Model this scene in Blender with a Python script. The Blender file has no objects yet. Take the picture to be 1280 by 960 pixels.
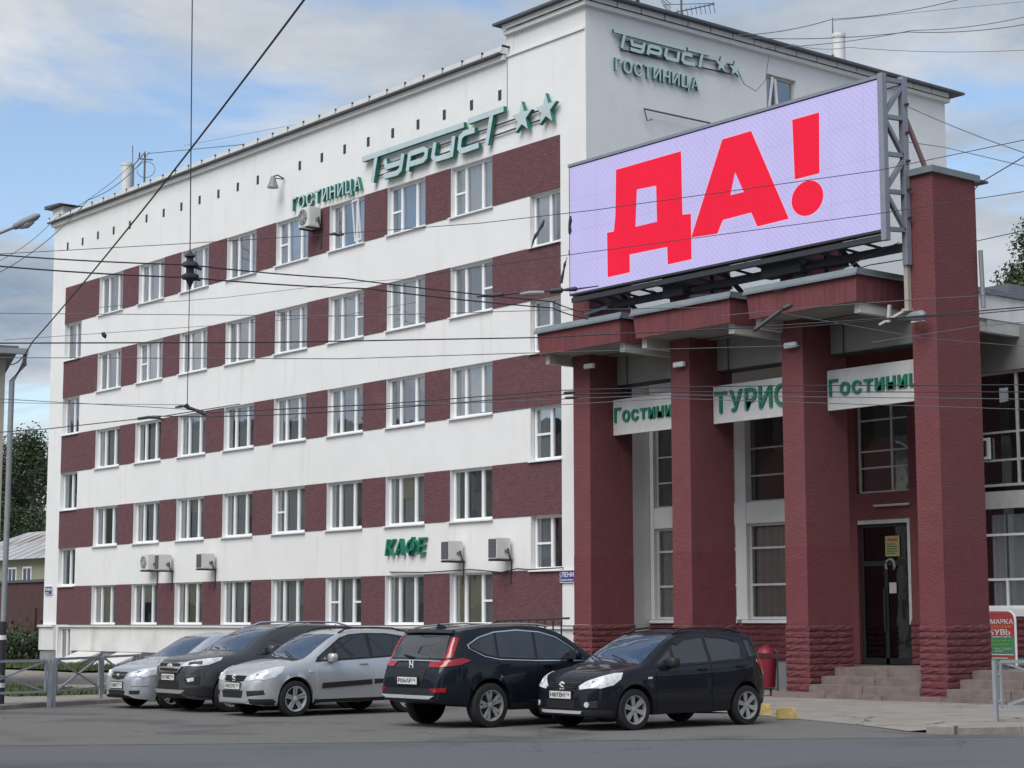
import bpy, bmesh, math, random
from mathutils import Vector, Matrix
from mathutils.bvhtree import BVHTree
from mathutils.geometry import tessellate_polygon
R_ = random.Random(7)
SC = bpy.context.scene
COL = SC.collection
PI = math.pi

# ---------------------------------------------------------------- camera
F_PX, YAW, PITCH, ROLL = 2336.13, 0.8911, 0.12575, -0.0015
CAM = Vector((37.13, -32.60, 1.73))
DV = Vector((-math.sin(YAW)*math.cos(PITCH), math.cos(YAW)*math.cos(PITCH), math.sin(PITCH)))
RV = Vector((math.cos(YAW), math.sin(YAW), 0)); UV = RV.cross(DV)
RV, UV = (RV*math.cos(ROLL)+UV*math.sin(ROLL)), (UV*math.cos(ROLL)-RV*math.sin(ROLL))
cd = bpy.data.cameras.new('camera'); cam = bpy.data.objects.new('camera', cd); COL.objects.link(cam)
cd.sensor_width = 36; cd.lens = F_PX/1280*36; cd.clip_end = 6000; cd.clip_start = 0.1
M3 = Matrix((RV, UV, -DV)).transposed()
cam.matrix_world = Matrix.Translation(CAM) @ M3.to_4x4()
SC.camera = cam
def at(x, y, X=None, Y=None, Z=None, D=None):
    v = DV + RV*((x-640)/F_PX) - UV*((y-480)/F_PX)
    t = (X-CAM.x)/v.x if X is not None else (Y-CAM.y)/v.y if Y is not None else (Z-CAM.z)/v.z if Z is not None else D
    return CAM + v*t

# ---------------------------------------------------------------- world, sun, exposure
SC.view_settings.view_transform = 'Standard'; SC.view_settings.look = 'None'
SC.view_settings.exposure = 0.56; SC.view_settings.gamma = 1.0
SUN_EL, SUN_AZ = math.radians(50), math.radians(160)     # azimuth clockwise from +Y, where the sun stands
W = bpy.data.worlds.new('World'); SC.world = W; W.use_nodes = True
nt = W.node_tree; nt.nodes.clear()
def N(t, **k):
    n = nt.nodes.new(t)
    for a, b in k.items(): setattr(n, a, b)
    return n
L = nt.links.new
out = N('ShaderNodeOutputWorld'); bg = N('ShaderNodeBackground'); bg.inputs['Strength'].default_value = 0.12
sky = N('ShaderNodeTexSky', sky_type='NISHITA'); sky.sun_disc = False
sky.sun_elevation = SUN_EL; sky.sun_rotation = SUN_AZ; sky.air_density = 1.0; sky.dust_density = 1.0
tc = N('ShaderNodeTexCoord'); sep = N('ShaderNodeSeparateXYZ'); L(tc.outputs['Generated'], sep.inputs[0])
zz = N('ShaderNodeMath', operation='MAXIMUM'); L(sep.outputs[2], zz.inputs[0]); zz.inputs[1].default_value = 0.0
za = N('ShaderNodeMath', operation='ADD'); L(zz.outputs[0], za.inputs[0]); za.inputs[1].default_value = 0.16
dx = N('ShaderNodeMath', operation='DIVIDE'); L(sep.outputs[0], dx.inputs[0]); L(za.outputs[0], dx.inputs[1])
dy = N('ShaderNodeMath', operation='DIVIDE'); L(sep.outputs[1], dy.inputs[0]); L(za.outputs[0], dy.inputs[1])
cmb = N('ShaderNodeCombineXYZ'); L(dx.outputs[0], cmb.inputs[0]); L(dy.outputs[0], cmb.inputs[1]); cmb.inputs[2].default_value = 12.4
n1 = N('ShaderNodeTexNoise'); n1.inputs['Scale'].default_value = 1.55; n1.inputs['Detail'].default_value = 9; n1.inputs['Roughness'].default_value = 0.55
n1.inputs['Distortion'].default_value = 0.35
L(cmb.outputs[0], n1.inputs['Vector'])
r1 = N('ShaderNodeValToRGB'); L(n1.outputs['Fac'], r1.inputs[0])
r1.color_ramp.elements[0].position = 0.41; r1.color_ramp.elements[0].color = (0, 0, 0, 1)
r1.color_ramp.elements[1].position = 0.505; r1.color_ramp.elements[1].color = (1, 1, 1, 1)
mp = N('ShaderNodeVectorMath', operation='ADD'); L(cmb.outputs[0], mp.inputs[0]); mp.inputs[1].default_value = (8.8, -1.9, 9.0)
n2 = N('ShaderNodeTexNoise'); n2.inputs['Scale'].default_value = 1.1; n2.inputs['Detail'].default_value = 7; n2.inputs['Roughness'].default_value = 0.6
n2.inputs['Distortion'].default_value = 0.3
L(mp.outputs[0], n2.inputs['Vector'])
r2 = N('ShaderNodeValToRGB'); L(n2.outputs['Fac'], r2.inputs[0])
r2.color_ramp.elements[0].position = 0.36; r2.color_ramp.elements[0].color = (1.65, 2.1, 2.7, 1)
r2.color_ramp.elements[1].position = 0.62; r2.color_ramp.elements[1].color = (4.2, 4.35, 4.55, 1)
mx = N('ShaderNodeMix', data_type='RGBA'); L(r1.outputs[0], mx.inputs[0]); L(sky.outputs[0], mx.inputs[6]); L(r2.outputs[0], mx.inputs[7])
L(mx.outputs[2], bg.inputs['Color']); L(bg.outputs[0], out.inputs[0])
sd = bpy.data.lights.new('sun', 'SUN'); sd.energy = 2.0; sd.angle = math.radians(45); sd.color = (1.0, 0.985, 0.96)
so = bpy.data.objects.new('sun', sd); COL.objects.link(so)
sdir = Vector((math.sin(SUN_AZ)*math.cos(SUN_EL), math.cos(SUN_AZ)*math.cos(SUN_EL), math.sin(SUN_EL)))
so.rotation_euler = (-sdir).to_track_quat('-Z', 'Y').to_euler()

# ---------------------------------------------------------------- materials
MATS = {}
def mat(name, col, rough=0.8, metal=0.0, noise=0.0, nscale=4.0, bump=0.0, bscale=40.0, stretch=(1, 1, 1), col2=None, spec=0.5, coat=0.0, emit=None, wear=None, crack=None):
    m = bpy.data.materials.new(name); m.use_nodes = True; t = m.node_tree
    p = t.nodes['Principled BSDF']; c = tuple(col)+(1,)
    p.inputs['Base Color'].default_value = c; p.inputs['Roughness'].default_value = rough; p.inputs['Metallic'].default_value = metal
    p.inputs['Specular IOR Level'].default_value = spec; p.inputs['Coat Weight'].default_value = coat
    if coat: p.inputs['Coat Roughness'].default_value = 0.04
    if emit:
        p.inputs['Emission Color'].default_value = tuple(emit)+(1,); p.inputs['Emission Strength'].default_value = 1.0
    if noise or bump or wear:
        tc = t.nodes.new('ShaderNodeTexCoord'); mpn = t.nodes.new('ShaderNodeMapping'); mpn.inputs['Scale'].default_value = stretch
        gm = t.nodes.new('ShaderNodeNewGeometry')
        t.links.new(gm.outputs['Position'], mpn.inputs[0])
    last = None
    if noise:
        n = t.nodes.new('ShaderNodeTexNoise'); n.inputs['Scale'].default_value = nscale; n.inputs['Detail'].default_value = 8; n.inputs['Roughness'].default_value = 0.62
        t.links.new(mpn.outputs[0], n.inputs['Vector'])
        r = t.nodes.new('ShaderNodeValToRGB'); t.links.new(n.outputs['Fac'], r.inputs[0])
        c2 = col2 or tuple(x*(1-noise) for x in col)
        r.color_ramp.elements[0].position = 0.3; r.color_ramp.elements[0].color = tuple(c2)+(1,)
        r.color_ramp.elements[1].position = 0.62; r.color_ramp.elements[1].color = c
        last = r.outputs[0]; t.links.new(last, p.inputs['Base Color'])
    if wear:   # (colour, scale, threshold, stretch)
        mp2 = t.nodes.new('ShaderNodeMapping'); mp2.inputs['Scale'].default_value = wear[3]; t.links.new(gm.outputs['Position'], mp2.inputs[0])
        n = t.nodes.new('ShaderNodeTexNoise'); n.inputs['Scale'].default_value = wear[1]; n.inputs['Detail'].default_value = 6
        t.links.new(mp2.outputs[0], n.inputs['Vector'])
        r = t.nodes.new('ShaderNodeValToRGB'); t.links.new(n.outputs['Fac'], r.inputs[0])
        r.color_ramp.elements[0].position = wear[2]; r.color_ramp.elements[0].color = (0, 0, 0, 1)
        r.color_ramp.elements[1].position = min(1, wear[2]+0.16); r.color_ramp.elements[1].color = (1, 1, 1, 1)
        x = t.nodes.new('ShaderNodeMix'); x.data_type = 'RGBA'; t.links.new(r.outputs[0], x.inputs[0])
        if last: t.links.new(last, x.inputs[6])
        else: x.inputs[6].default_value = c
        x.inputs[7].default_value = tuple(wear[0])+(1,); t.links.new(x.outputs[2], p.inputs['Base Color'])
    if crack:   # (colour, scale, width): fine cracks that come and go
        src = p.inputs['Base Color'].links[0].from_socket
        dn = t.nodes.new('ShaderNodeTexNoise'); dn.inputs['Scale'].default_value = 2.2; dn.inputs['Detail'].default_value = 4
        dm = t.nodes.new('ShaderNodeVectorMath'); dm.operation = 'MULTIPLY_ADD'; dm.inputs[1].default_value = (.7, .7, .7)
        t.links.new(gm.outputs['Position'], dn.inputs['Vector']); t.links.new(dn.outputs['Color'], dm.inputs[0]); t.links.new(gm.outputs['Position'], dm.inputs[2])
        vo = t.nodes.new('ShaderNodeTexVoronoi'); vo.feature = 'DISTANCE_TO_EDGE'; vo.inputs['Scale'].default_value = crack[1]; t.links.new(dm.outputs[0], vo.inputs['Vector'])
        lt_ = t.nodes.new('ShaderNodeMath'); lt_.operation = 'LESS_THAN'; lt_.inputs[1].default_value = crack[2]; t.links.new(vo.outputs['Distance'], lt_.inputs[0])
        mk = t.nodes.new('ShaderNodeTexNoise'); mk.inputs['Scale'].default_value = .23; t.links.new(gm.outputs['Position'], mk.inputs['Vector'])
        gt = t.nodes.new('ShaderNodeMath'); gt.operation = 'GREATER_THAN'; gt.inputs[1].default_value = .5; t.links.new(mk.outputs['Fac'], gt.inputs[0])
        ml = t.nodes.new('ShaderNodeMath'); ml.operation = 'MULTIPLY'; t.links.new(lt_.outputs[0], ml.inputs[0]); t.links.new(gt.outputs[0], ml.inputs[1])
        x = t.nodes.new('ShaderNodeMix'); x.data_type = 'RGBA'; t.links.new(ml.outputs[0], x.inputs[0]); t.links.new(src, x.inputs[6]); x.inputs[7].default_value = tuple(crack[0])+(1,)
        t.links.new(x.outputs[2], p.inputs['Base Color'])
    if bump:
        n = t.nodes.new('ShaderNodeTexNoise'); n.inputs['Scale'].default_value = bscale; n.inputs['Detail'].default_value = 5
        t.links.new(gm.outputs['Position'], n.inputs['Vector'])
        b = t.nodes.new('ShaderNodeBump'); b.inputs['Strength'].default_value = min(1, bump); b.inputs['Distance'].default_value = 0.03*max(1, bump)
        t.links.new(n.outputs['Fac'], b.inputs['Height']); t.links.new(b.outputs[0], p.inputs['Normal'])
    MATS[name] = m; return m
def glass(name, tint, mixf=0.35, rough=0.02):
    m = bpy.data.materials.new(name); m.use_nodes = True; t = m.node_tree; t.nodes.clear()
    o = t.nodes.new('ShaderNodeOutputMaterial'); tr = t.nodes.new('ShaderNodeBsdfTransparent'); tr.inputs[0].default_value = tuple(tint)+(1,)
    g = t.nodes.new('ShaderNodeBsdfGlossy'); g.inputs['Roughness'].default_value = rough; g.inputs[0].default_value = (0.95, 0.97, 1, 1)
    f = t.nodes.new('ShaderNodeFresnel'); f.inputs[0].default_value = 1.52
    a = t.nodes.new('ShaderNodeMath'); a.operation = 'MULTIPLY_ADD'; a.inputs[1].default_value = 1.3; a.inputs[2].default_value = mixf*0.5
    tcn = t.nodes.new('ShaderNodeNewGeometry'); nn = t.nodes.new('ShaderNodeTexNoise'); nn.inputs['Scale'].default_value = 1.3
    b = t.nodes.new('ShaderNodeBump'); b.inputs['Strength'].default_value = 0.12; b.inputs['Distance'].default_value = 0.03
    t.links.new(tcn.outputs['Position'], nn.inputs['Vector']); t.links.new(nn.outputs[0], b.inputs['Height']); t.links.new(b.outputs[0], g.inputs['Normal'])
    x = t.nodes.new('ShaderNodeMixShader'); t.links.new(f.outputs[0], a.inputs[0]); t.links.new(a.outputs[0], x.inputs[0])
    t.links.new(tr.outputs[0], x.inputs[1]); t.links.new(g.outputs[0], x.inputs[2]); t.links.new(x.outputs[0], o.inputs[0])
    MATS[name] = m; return m
mat('plaster', (0.76, 0.755, 0.74), 0.92, noise=0.06, nscale=0.7, bump=0.28, bscale=26, wear=((0.69, 0.68, 0.66), 0.9, 0.58, (3, 3, 0.4)))
mat('plaster_gable', (0.76, 0.765, 0.765), 0.92, noise=0.06, nscale=0.7, bump=0.28, bscale=24, wear=((0.68, 0.69, 0.69), 1.2, 0.58, (1, 1, 0.6)))
mat('plinth_white', (0.70, 0.69, 0.66), 0.92, noise=0.1, nscale=1.6, bump=0.2, bscale=30, wear=((0.46, 0.44, 0.4), 0.8, 0.58, (1, 1, 0.4)))
mat('grey_paint', (0.25, 0.26, 0.28), 0.85, noise=0.25, nscale=2)
mat('maroon', (0.135, 0.058, 0.067), 0.95, noise=0.24, nscale=5, wear=((0.155, 0.074, 0.082), 1.1, 0.60, (1, 1, 0.8)), bump=1.0, bscale=16)
mat('red_wall', (0.165, 0.050, 0.054), 0.9, noise=0.14, nscale=3, bump=0.7, bscale=26, wear=((0.148, 0.044, 0.049), 0.5, 0.52, (1, 1, 0.5)))
mat('red_fascia', (0.17, 0.046, 0.051), 0.85, noise=0.4, nscale=3, stretch=(5, 5, 0.5), bump=0.3, bscale=30)
mat('red_stone', (0.155, 0.043, 0.048), 0.9, noise=0.4, nscale=7, bump=1.0, bscale=14)
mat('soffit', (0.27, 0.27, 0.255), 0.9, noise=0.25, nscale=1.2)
mat('white_lip', (0.52, 0.51, 0.48), 0.85, noise=0.25, nscale=2.2)
mat('galv', (0.22, 0.255, 0.27), 0.5, metal=0.3, noise=0.2, nscale=2)
mat('roof_dark', (0.09, 0.095, 0.115), 0.6, noise=0.3, nscale=2)
mat('roof_metal', (0.22, 0.24, 0.28), 0.5, metal=0.3, noise=0.2)
mat('pvc', (0.80, 0.81, 0.81), 0.4, noise=0.03)
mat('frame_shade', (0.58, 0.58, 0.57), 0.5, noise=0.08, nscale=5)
mat('frame_old', (0.52, 0.51, 0.48), 0.6, noise=0.2, nscale=6)
mat('curtain', (0.74, 0.75, 0.74), 0.9); mat('curtain_cream', (0.72, 0.67, 0.50), 0.9); mat('curtain_dark', (0.36, 0.37, 0.38), 0.9)
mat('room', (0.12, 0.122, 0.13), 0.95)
glass('pane_glass', (0.86, 0.89, 0.91), 0.50); glass('lobby_glass', (0.80, 0.82, 0.81), 0.34); glass('door_glass', (0.45, 0.47, 0.5), 0.03)
mat('sign_side', (0.02, 0.20, 0.145), 0.5, noise=0.2); mat('sign_face', (0.48, 0.585, 0.60), 0.45, noise=0.12, nscale=3)
mat('sign_green', (0.006, 0.20, 0.11), 0.5, noise=0.15); mat('sign_face_b', (0.52, 0.64, 0.66), 0.45, noise=0.1, nscale=3); mat('sign_side_b', (0.025, 0.125, 0.105), 0.5)
mat('board_white', (0.62, 0.62, 0.60), 0.7, noise=0.12, nscale=3)
mat('dark_metal', (0.05, 0.05, 0.058), 0.55, metal=0.3, noise=0.2); mat('truss', (0.27, 0.29, 0.34), 0.55, metal=0.3, noise=0.15, nscale=3)
mat('wire', (0.03, 0.032, 0.04), 0.6); mat('wire_grey', (0.10, 0.11, 0.125), 0.6)
mat('pink_pipe', (0.22, 0.12, 0.125), 0.6); mat('cream_pipe', (0.42, 0.39, 0.33), 0.6, noise=0.2)
mat('ac_white', (0.66, 0.66, 0.63), 0.5, noise=0.1, nscale=5); mat('ac_dark', (0.085, 0.088, 0.10), 0.6)
mat('asphalt', (0.148, 0.150, 0.160), 0.93, noise=0.3, nscale=22, bump=0.9, bscale=70, wear=((0.090, 0.092, 0.098), 0.35, 0.53, (1, 0.45, 1)), crack=((0.085, 0.085, 0.088), .30, .005))
mat('apron', (0.178, 0.170, 0.160), 0.95, noise=0.3, nscale=16, bump=0.9, bscale=60, wear=((0.085, 0.082, 0.084), 0.5, 0.52, (1, 1, 1)), crack=((0.085, 0.08, 0.078), .34, .006))
mat('paving', (0.275, 0.25, 0.22), 0.95, noise=0.25, nscale=1.1, bump=0.3, bscale=40, wear=((0.19, 0.175, 0.155), 0.8, 0.58, (1, 1, 1)), crack=((0.09, 0.085, 0.07), .33, .007))
mat('kerb_concrete', (0.28, 0.26, 0.235), 0.95, noise=0.35, nscale=3, bump=0.4, bscale=30)
mat('step_stone', (0.20, 0.158, 0.142), 0.9, noise=0.35, nscale=4, bump=0.4, bscale=35)
mat('soil', (0.10, 0.10, 0.06), 1.0, noise=0.4, nscale=3)
mat('grass_blade', (0.085, 0.12, 0.04), 0.8, noise=0.4, nscale=2)
mat('yellow_paint', (0.50, 0.37, 0.15), 0.9, noise=0.35, nscale=9, bump=0.4, bscale=30, wear=((0.35, 0.31, 0.24), 5, 0.58, (1, 1, 1)))
mat('bin_red', (0.20, 0.012, 0.03), 0.5, noise=0.2)
mat('fence_grey', (0.33, 0.355, 0.38), 0.5, metal=0.2, noise=0.2, nscale=5)
mat('blue_plate', (0.03, 0.035, 0.20), 0.4); mat('white_paint', (0.78, 0.78, 0.78), 0.5)
mat('red_print', (0.45, 0.06, 0.055), 0.6); mat('green_print', (0.05, 0.28, 0.12), 0.6); mat('orange_print', (0.6, 0.33, 0.06), 0.6); mat('lime_print', (0.3, 0.5, 0.08), 0.6); mat('yellow_notice', (0.30, 0.31, 0.13), 0.7)
mat('leaf_birch', (0.055, 0.088, 0.036), 0.7, noise=0.45, nscale=0.5); mat('leaf_dark', (0.045, 0.080, 0.032), 0.75, noise=0.4, nscale=0.4)
mat('bark', (0.12, 0.11, 0.10), 0.95, noise=0.5, nscale=3)
mat('brick', (0.085, 0.043, 0.040), 0.95, noise=0.3, nscale=3, bump=0.4, bscale=20)
mat('yellow_wall', (0.27, 0.275, 0.20), 0.9, noise=0.15, nscale=0.8); mat('beige_wall', (0.36, 0.34, 0.29), 0.9, noise=0.2, nscale=1)
mat('rusty_roof', (0.40, 0.41, 0.41), 0.6, noise=0.1, nscale=1, wear=((0.20, 0.10, 0.075), 0.6, 0.53, (1, 0.35, 1)))
mat('pole_metal', (0.26, 0.28, 0.30), 0.6, noise=0.2); mat('lamp_grey', (0.20, 0.215, 0.235), 0.5)
LEDK = 0.91
mat('led_lilac', (0.01, 0.01, 0.01), 0.6, spec=0.1, emit=(0.365*LEDK, 0.338*LEDK, 0.575*LEDK)); mat('led_red', (0.01, 0.005, 0.005), 0.6, spec=0.1, emit=(0.60*LEDK, 0.009*LEDK, 0.035*LEDK)); mat('led_rim', (0.01, 0.01, 0.01), 0.6, spec=0.1, emit=(0.55*LEDK, 0.38*LEDK, 0.52*LEDK))
# fine pixel grid of the LED modules
def led_grid(mn, amt):
    m = MATS[mn]; t = m.node_tree; p = t.nodes['Principled BSDF']
    g = t.nodes.new('ShaderNodeNewGeometry'); v = t.nodes.new('ShaderNodeTexNoise'); v.inputs['Scale'].default_value = 1.2
    w = t.nodes.new('ShaderNodeTexWave'); w.wave_type = 'BANDS'; w.bands_direction = 'Z'; w.inputs['Scale'].default_value = 5.2; w.inputs['Distortion'].default_value = 0.0
    t.links.new(g.outputs['Position'], w.inputs['Vector']); t.links.new(g.outputs['Position'], v.inputs['Vector'])
    a = t.nodes.new('ShaderNodeMath'); a.operation = 'MULTIPLY_ADD'; a.inputs[1].default_value = amt; a.inputs[2].default_value = 1-amt*0.6
    t.links.new(w.outputs['Fac'], a.inputs[0])
    b = t.nodes.new('ShaderNodeMath'); b.operation = 'MULTIPLY_ADD'; b.inputs[1].default_value = 0.12; t.links.new(v.outputs[0], b.inputs[0]); t.links.new(a.outputs[0], b.inputs[2])
    w2 = t.nodes.new('ShaderNodeTexWave'); w2.wave_type = 'BANDS'; w2.bands_direction = 'DIAGONAL'; w2.inputs['Scale'].default_value = 4.3; w2.inputs['Distortion'].default_value = 1.2; w2.inputs['Detail Scale'].default_value = .4
    t.links.new(g.outputs['Position'], w2.inputs['Vector'])
    c = t.nodes.new('ShaderNodeMath'); c.operation = 'MULTIPLY_ADD'; c.inputs[1].default_value = 0.09; t.links.new(w2.outputs['Fac'], c.inputs[0]); t.links.new(b.outputs[0], c.inputs[2])
    sx = t.nodes.new('ShaderNodeSeparateXYZ'); t.links.new(g.outputs['Position'], sx.inputs[0]); last = c.outputs[0]
    for ax, per in ((0, .96), (2, .82)):       # cabinet joints: thin dim lines
        m1 = t.nodes.new('ShaderNodeMath'); m1.operation = 'PINGPONG'; m1.inputs[1].default_value = per/2; t.links.new(sx.outputs[ax], m1.inputs[0])
        m2 = t.nodes.new('ShaderNodeMath'); m2.operation = 'LESS_THAN'; m2.inputs[1].default_value = .010; t.links.new(m1.outputs[0], m2.inputs[0])
        m3 = t.nodes.new('ShaderNodeMath'); m3.operation = 'MULTIPLY_ADD'; m3.inputs[1].default_value = -.10; t.links.new(m2.outputs[0], m3.inputs[0]); t.links.new(last, m3.inputs[2]); last = m3.outputs[0]
    t.links.new(last, p.inputs['Emission Strength'])
led_grid('led_lilac', 0.10); led_grid('led_red', 0.06)
# car materials
for nm, c in (('paint_black', (0.008, 0.009, 0.013)), ('paint_black_blue', (0.007, 0.010, 0.016))):
    mat(nm, c, 0.45, coat=0.55, spec=0.12)
mat('paint_silver', (0.56, 0.565, 0.58), 0.32, metal=0.6, coat=0.7); mat('paint_silver_blue', (0.54, 0.57, 0.62), 0.32, metal=0.6, coat=0.7)
mat('paint_graphite', (0.07, 0.073, 0.08), 0.35, metal=0.4, coat=0.55, spec=0.3)
mat('car_glass', (0.024, 0.028, 0.033), 0.02, spec=1.0); mat('wind_glass_sky', (0.018, 0.038, 0.085), 0.02, spec=0.9)  # windscreen base tinted blue to stand in for reflected sky
mat('trim_black', (0.014, 0.014, 0.016), 0.55); mat('chrome', (0.75, 0.76, 0.78), 0.15, metal=1.0); mat('tyre', (0.016, 0.016, 0.018), 0.9, noise=0.3, nscale=20)
mat('rim', (0.60, 0.61, 0.62), 0.4, metal=0.45); mat('rim_grey', (0.36, 0.355, 0.34), 0.42, metal=0.35); mat('rim_dark', (0.02, 0.02, 0.022), 0.5)
mat('headlight', (0.72, 0.74, 0.74), 0.08, spec=0.9, noise=0.45, nscale=9); mat('tail_red', (0.30, 0.006, 0.010), 0.15, spec=0.8); mat('plate_white', (0.66, 0.66, 0.62), 0.5); mat('print_black', (0.012, 0.012, 0.014), 0.6)
mat('amber', (0.6, 0.2, 0.03), 0.3)

# ---------------------------------------------------------------- mesh helpers
class MB:
    def __init__(s): s.v = []; s.f = []; s.mi = []
    def add(s, vs, fs, mi=0):
        o = len(s.v); s.v += [tuple(p) for p in vs]; s.f += [tuple(i+o for i in f) for f in fs]; s.mi += [mi]*len(fs)
    def box(s, x0, x1, y0, y1, z0, z1, mi=0):
        s.add([(x0,y0,z0),(x1,y0,z0),(x1,y1,z0),(x0,y1,z0),(x0,y0,z1),(x1,y0,z1),(x1,y1,z1),(x0,y1,z1)],
              [(0,3,2,1),(4,5,6,7),(0,1,5,4),(1,2,6,5),(2,3,7,6),(3,0,4,7)], mi); return s
    def quad(s, a, b, c, d, mi=0): s.add([a,b,c,d], [(0,1,2,3)], mi); return s
    def tube(s, pts, r, n=6, mi=0, cap=True):
        pts = [Vector(p) for p in pts]; rings = []
        rr = r if isinstance(r, (list, tuple)) else [r]*len(pts)
        for i, p in enumerate(pts):
            d = (pts[min(i+1,len(pts)-1)]-pts[max(i-1,0)]).normalized()
            u = d.cross(Vector((0,0,1)) if abs(d.z) < 0.95 else Vector((1,0,0))).normalized(); w = d.cross(u)
            rings.append([p+(u*math.cos(2*PI*k/n)+w*math.sin(2*PI*k/n))*rr[i] for k in range(n)])
        vs = [q for g in rings for q in g]; fs = []
        for i in range(len(pts)-1):
            for k in range(n):
                a = i*n+k; b = i*n+(k+1)%n; fs.append((a, b, b+n, a+n))
        if cap: fs += [tuple(range(n))[::-1], tuple(range((len(pts)-1)*n, len(pts)*n))]
        s.add(vs, fs, mi); return s
    def bar(s, a, b, w, h=None, mi=0):
        a = Vector(a); b = Vector(b); h = h or w; d = (b-a).normalized()
        u = d.cross(Vector((0,0,1)) if abs(d.z) < 0.95 else Vector((0,1,0))).normalized(); v = u.cross(d)
        vs = []
        for p in (a, b):
            for i, j in ((-1,-1),(1,-1),(1,1),(-1,1)): vs.append(p+u*i*w/2+v*j*h/2)
        s.add(vs, [(0,1,2,3)[::-1],(4,5,6,7),(0,1,5,4),(1,2,6,5),(2,3,7,6),(3,0,4,7)], mi); return s
    def prism(s, loops, o, eu, ev, en, t0, t1, mi_face=0, mi_side=0):
        """extrude 2-D loops (first outer, others holes) lying in plane o+u*eu+v*ev from t0 to t1 along en; the t1 end is the face"""
        P = lambda q, t: o+eu*q[0]+ev*q[1]+en*t
        flat = [q for lp in loops for q in lp]
        tris = tessellate_polygon([[Vector((q[0], q[1], 0)) for q in lp] for lp in loops])
        n = len(flat)
        fs_f = []
        for a, b, c in tris:
            q = [Vector(flat[i]) for i in (a, b, c)]
            ar = (q[1].x-q[0].x)*(q[2].y-q[0].y)-(q[2].x-q[0].x)*(q[1].y-q[0].y)
            if abs(ar) < 1e-9: continue
            fs_f.append((a, b, c) if ar > 0 else (a, c, b))
        if eu.cross(ev).dot(en) < 0: fs_f = [f[::-1] for f in fs_f]
        s.add([P(q, t1) for q in flat], fs_f, mi_face)
        s.add([P(q, t0) for q in flat], [f[::-1] for f in fs_f], mi_side)
        for lp in loops:
            m = len(lp); vs = [P(q, t0) for q in lp]+[P(q, t1) for q in lp]
            s.add(vs, [(i, (i+1) % m, (i+1) % m+m, i+m) for i in range(m)], mi_side)
        return s
    def mesh(s, name, mats, smooth=None):
        m = bpy.data.meshes.new(name); m.from_pydata(s.v, [], s.f)
        for x in (mats if isinstance(mats, (list, tuple)) else [mats]): m.materials.append(MATS[x])
        if any(s.mi): m.polygons.foreach_set('material_index', s.mi)
        m.update()
        if smooth is not None:
            m.shade_smooth(); m.set_sharp_from_angle(angle=math.radians(smooth))
        return m
    def build(s, name, mats, parent=None, smooth=None, loc=None, rz=0):
        return link(name, s.mesh(name, mats, smooth), parent, loc, rz)
def link(name, data, parent=None, loc=None, rz=0):
    o = bpy.data.objects.new(name, data); COL.objects.link(o)
    if parent: o.parent = parent
    if loc: o.location = loc
    if rz: o.rotation_euler = (0, 0, rz)
    return o
def tag(o, label=None, cat=None, group=None, kind=None):
    for k, v in (('label', label), ('category', cat), ('group', group), ('kind', kind)):
        if v: o[k] = v
    return o
def thing(name, label, cat, loc=(0,0,0), rz=0, group=None):
    return tag(link(name, None, None, loc, rz), label, cat, group)
def part(name, parent, mats, fn, smooth=None):
    b = MB(); fn(b); return b.build(name, mats, parent, smooth)
def box_part(name, parent, mats, *a): return MB().box(*a).build(name, mats, parent)
def rbox(b, x0, x1, y0, y1, z0, z1, r, mi=0):
    """box with chamfered vertical and horizontal edges"""
    xs = (x0, x1); vs = []; 
    bm = bmesh.new(); bmesh.ops.create_cube(bm, size=1)
    for v in bm.verts: v.co = Vector(((x0+x1)/2+v.co.x*(x1-x0), (y0+y1)/2+v.co.y*(y1-y0), (z0+z1)/2+v.co.z*(z1-z0)))
    bmesh.ops.bevel(bm, geom=bm.edges[:], offset=r, segments=2, affect='EDGES')
    bm.verts.index_update(); b.add([v.co.copy() for v in bm.verts], [tuple(v.index for v in f.verts) for f in bm.faces], mi); bm.free()

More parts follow.
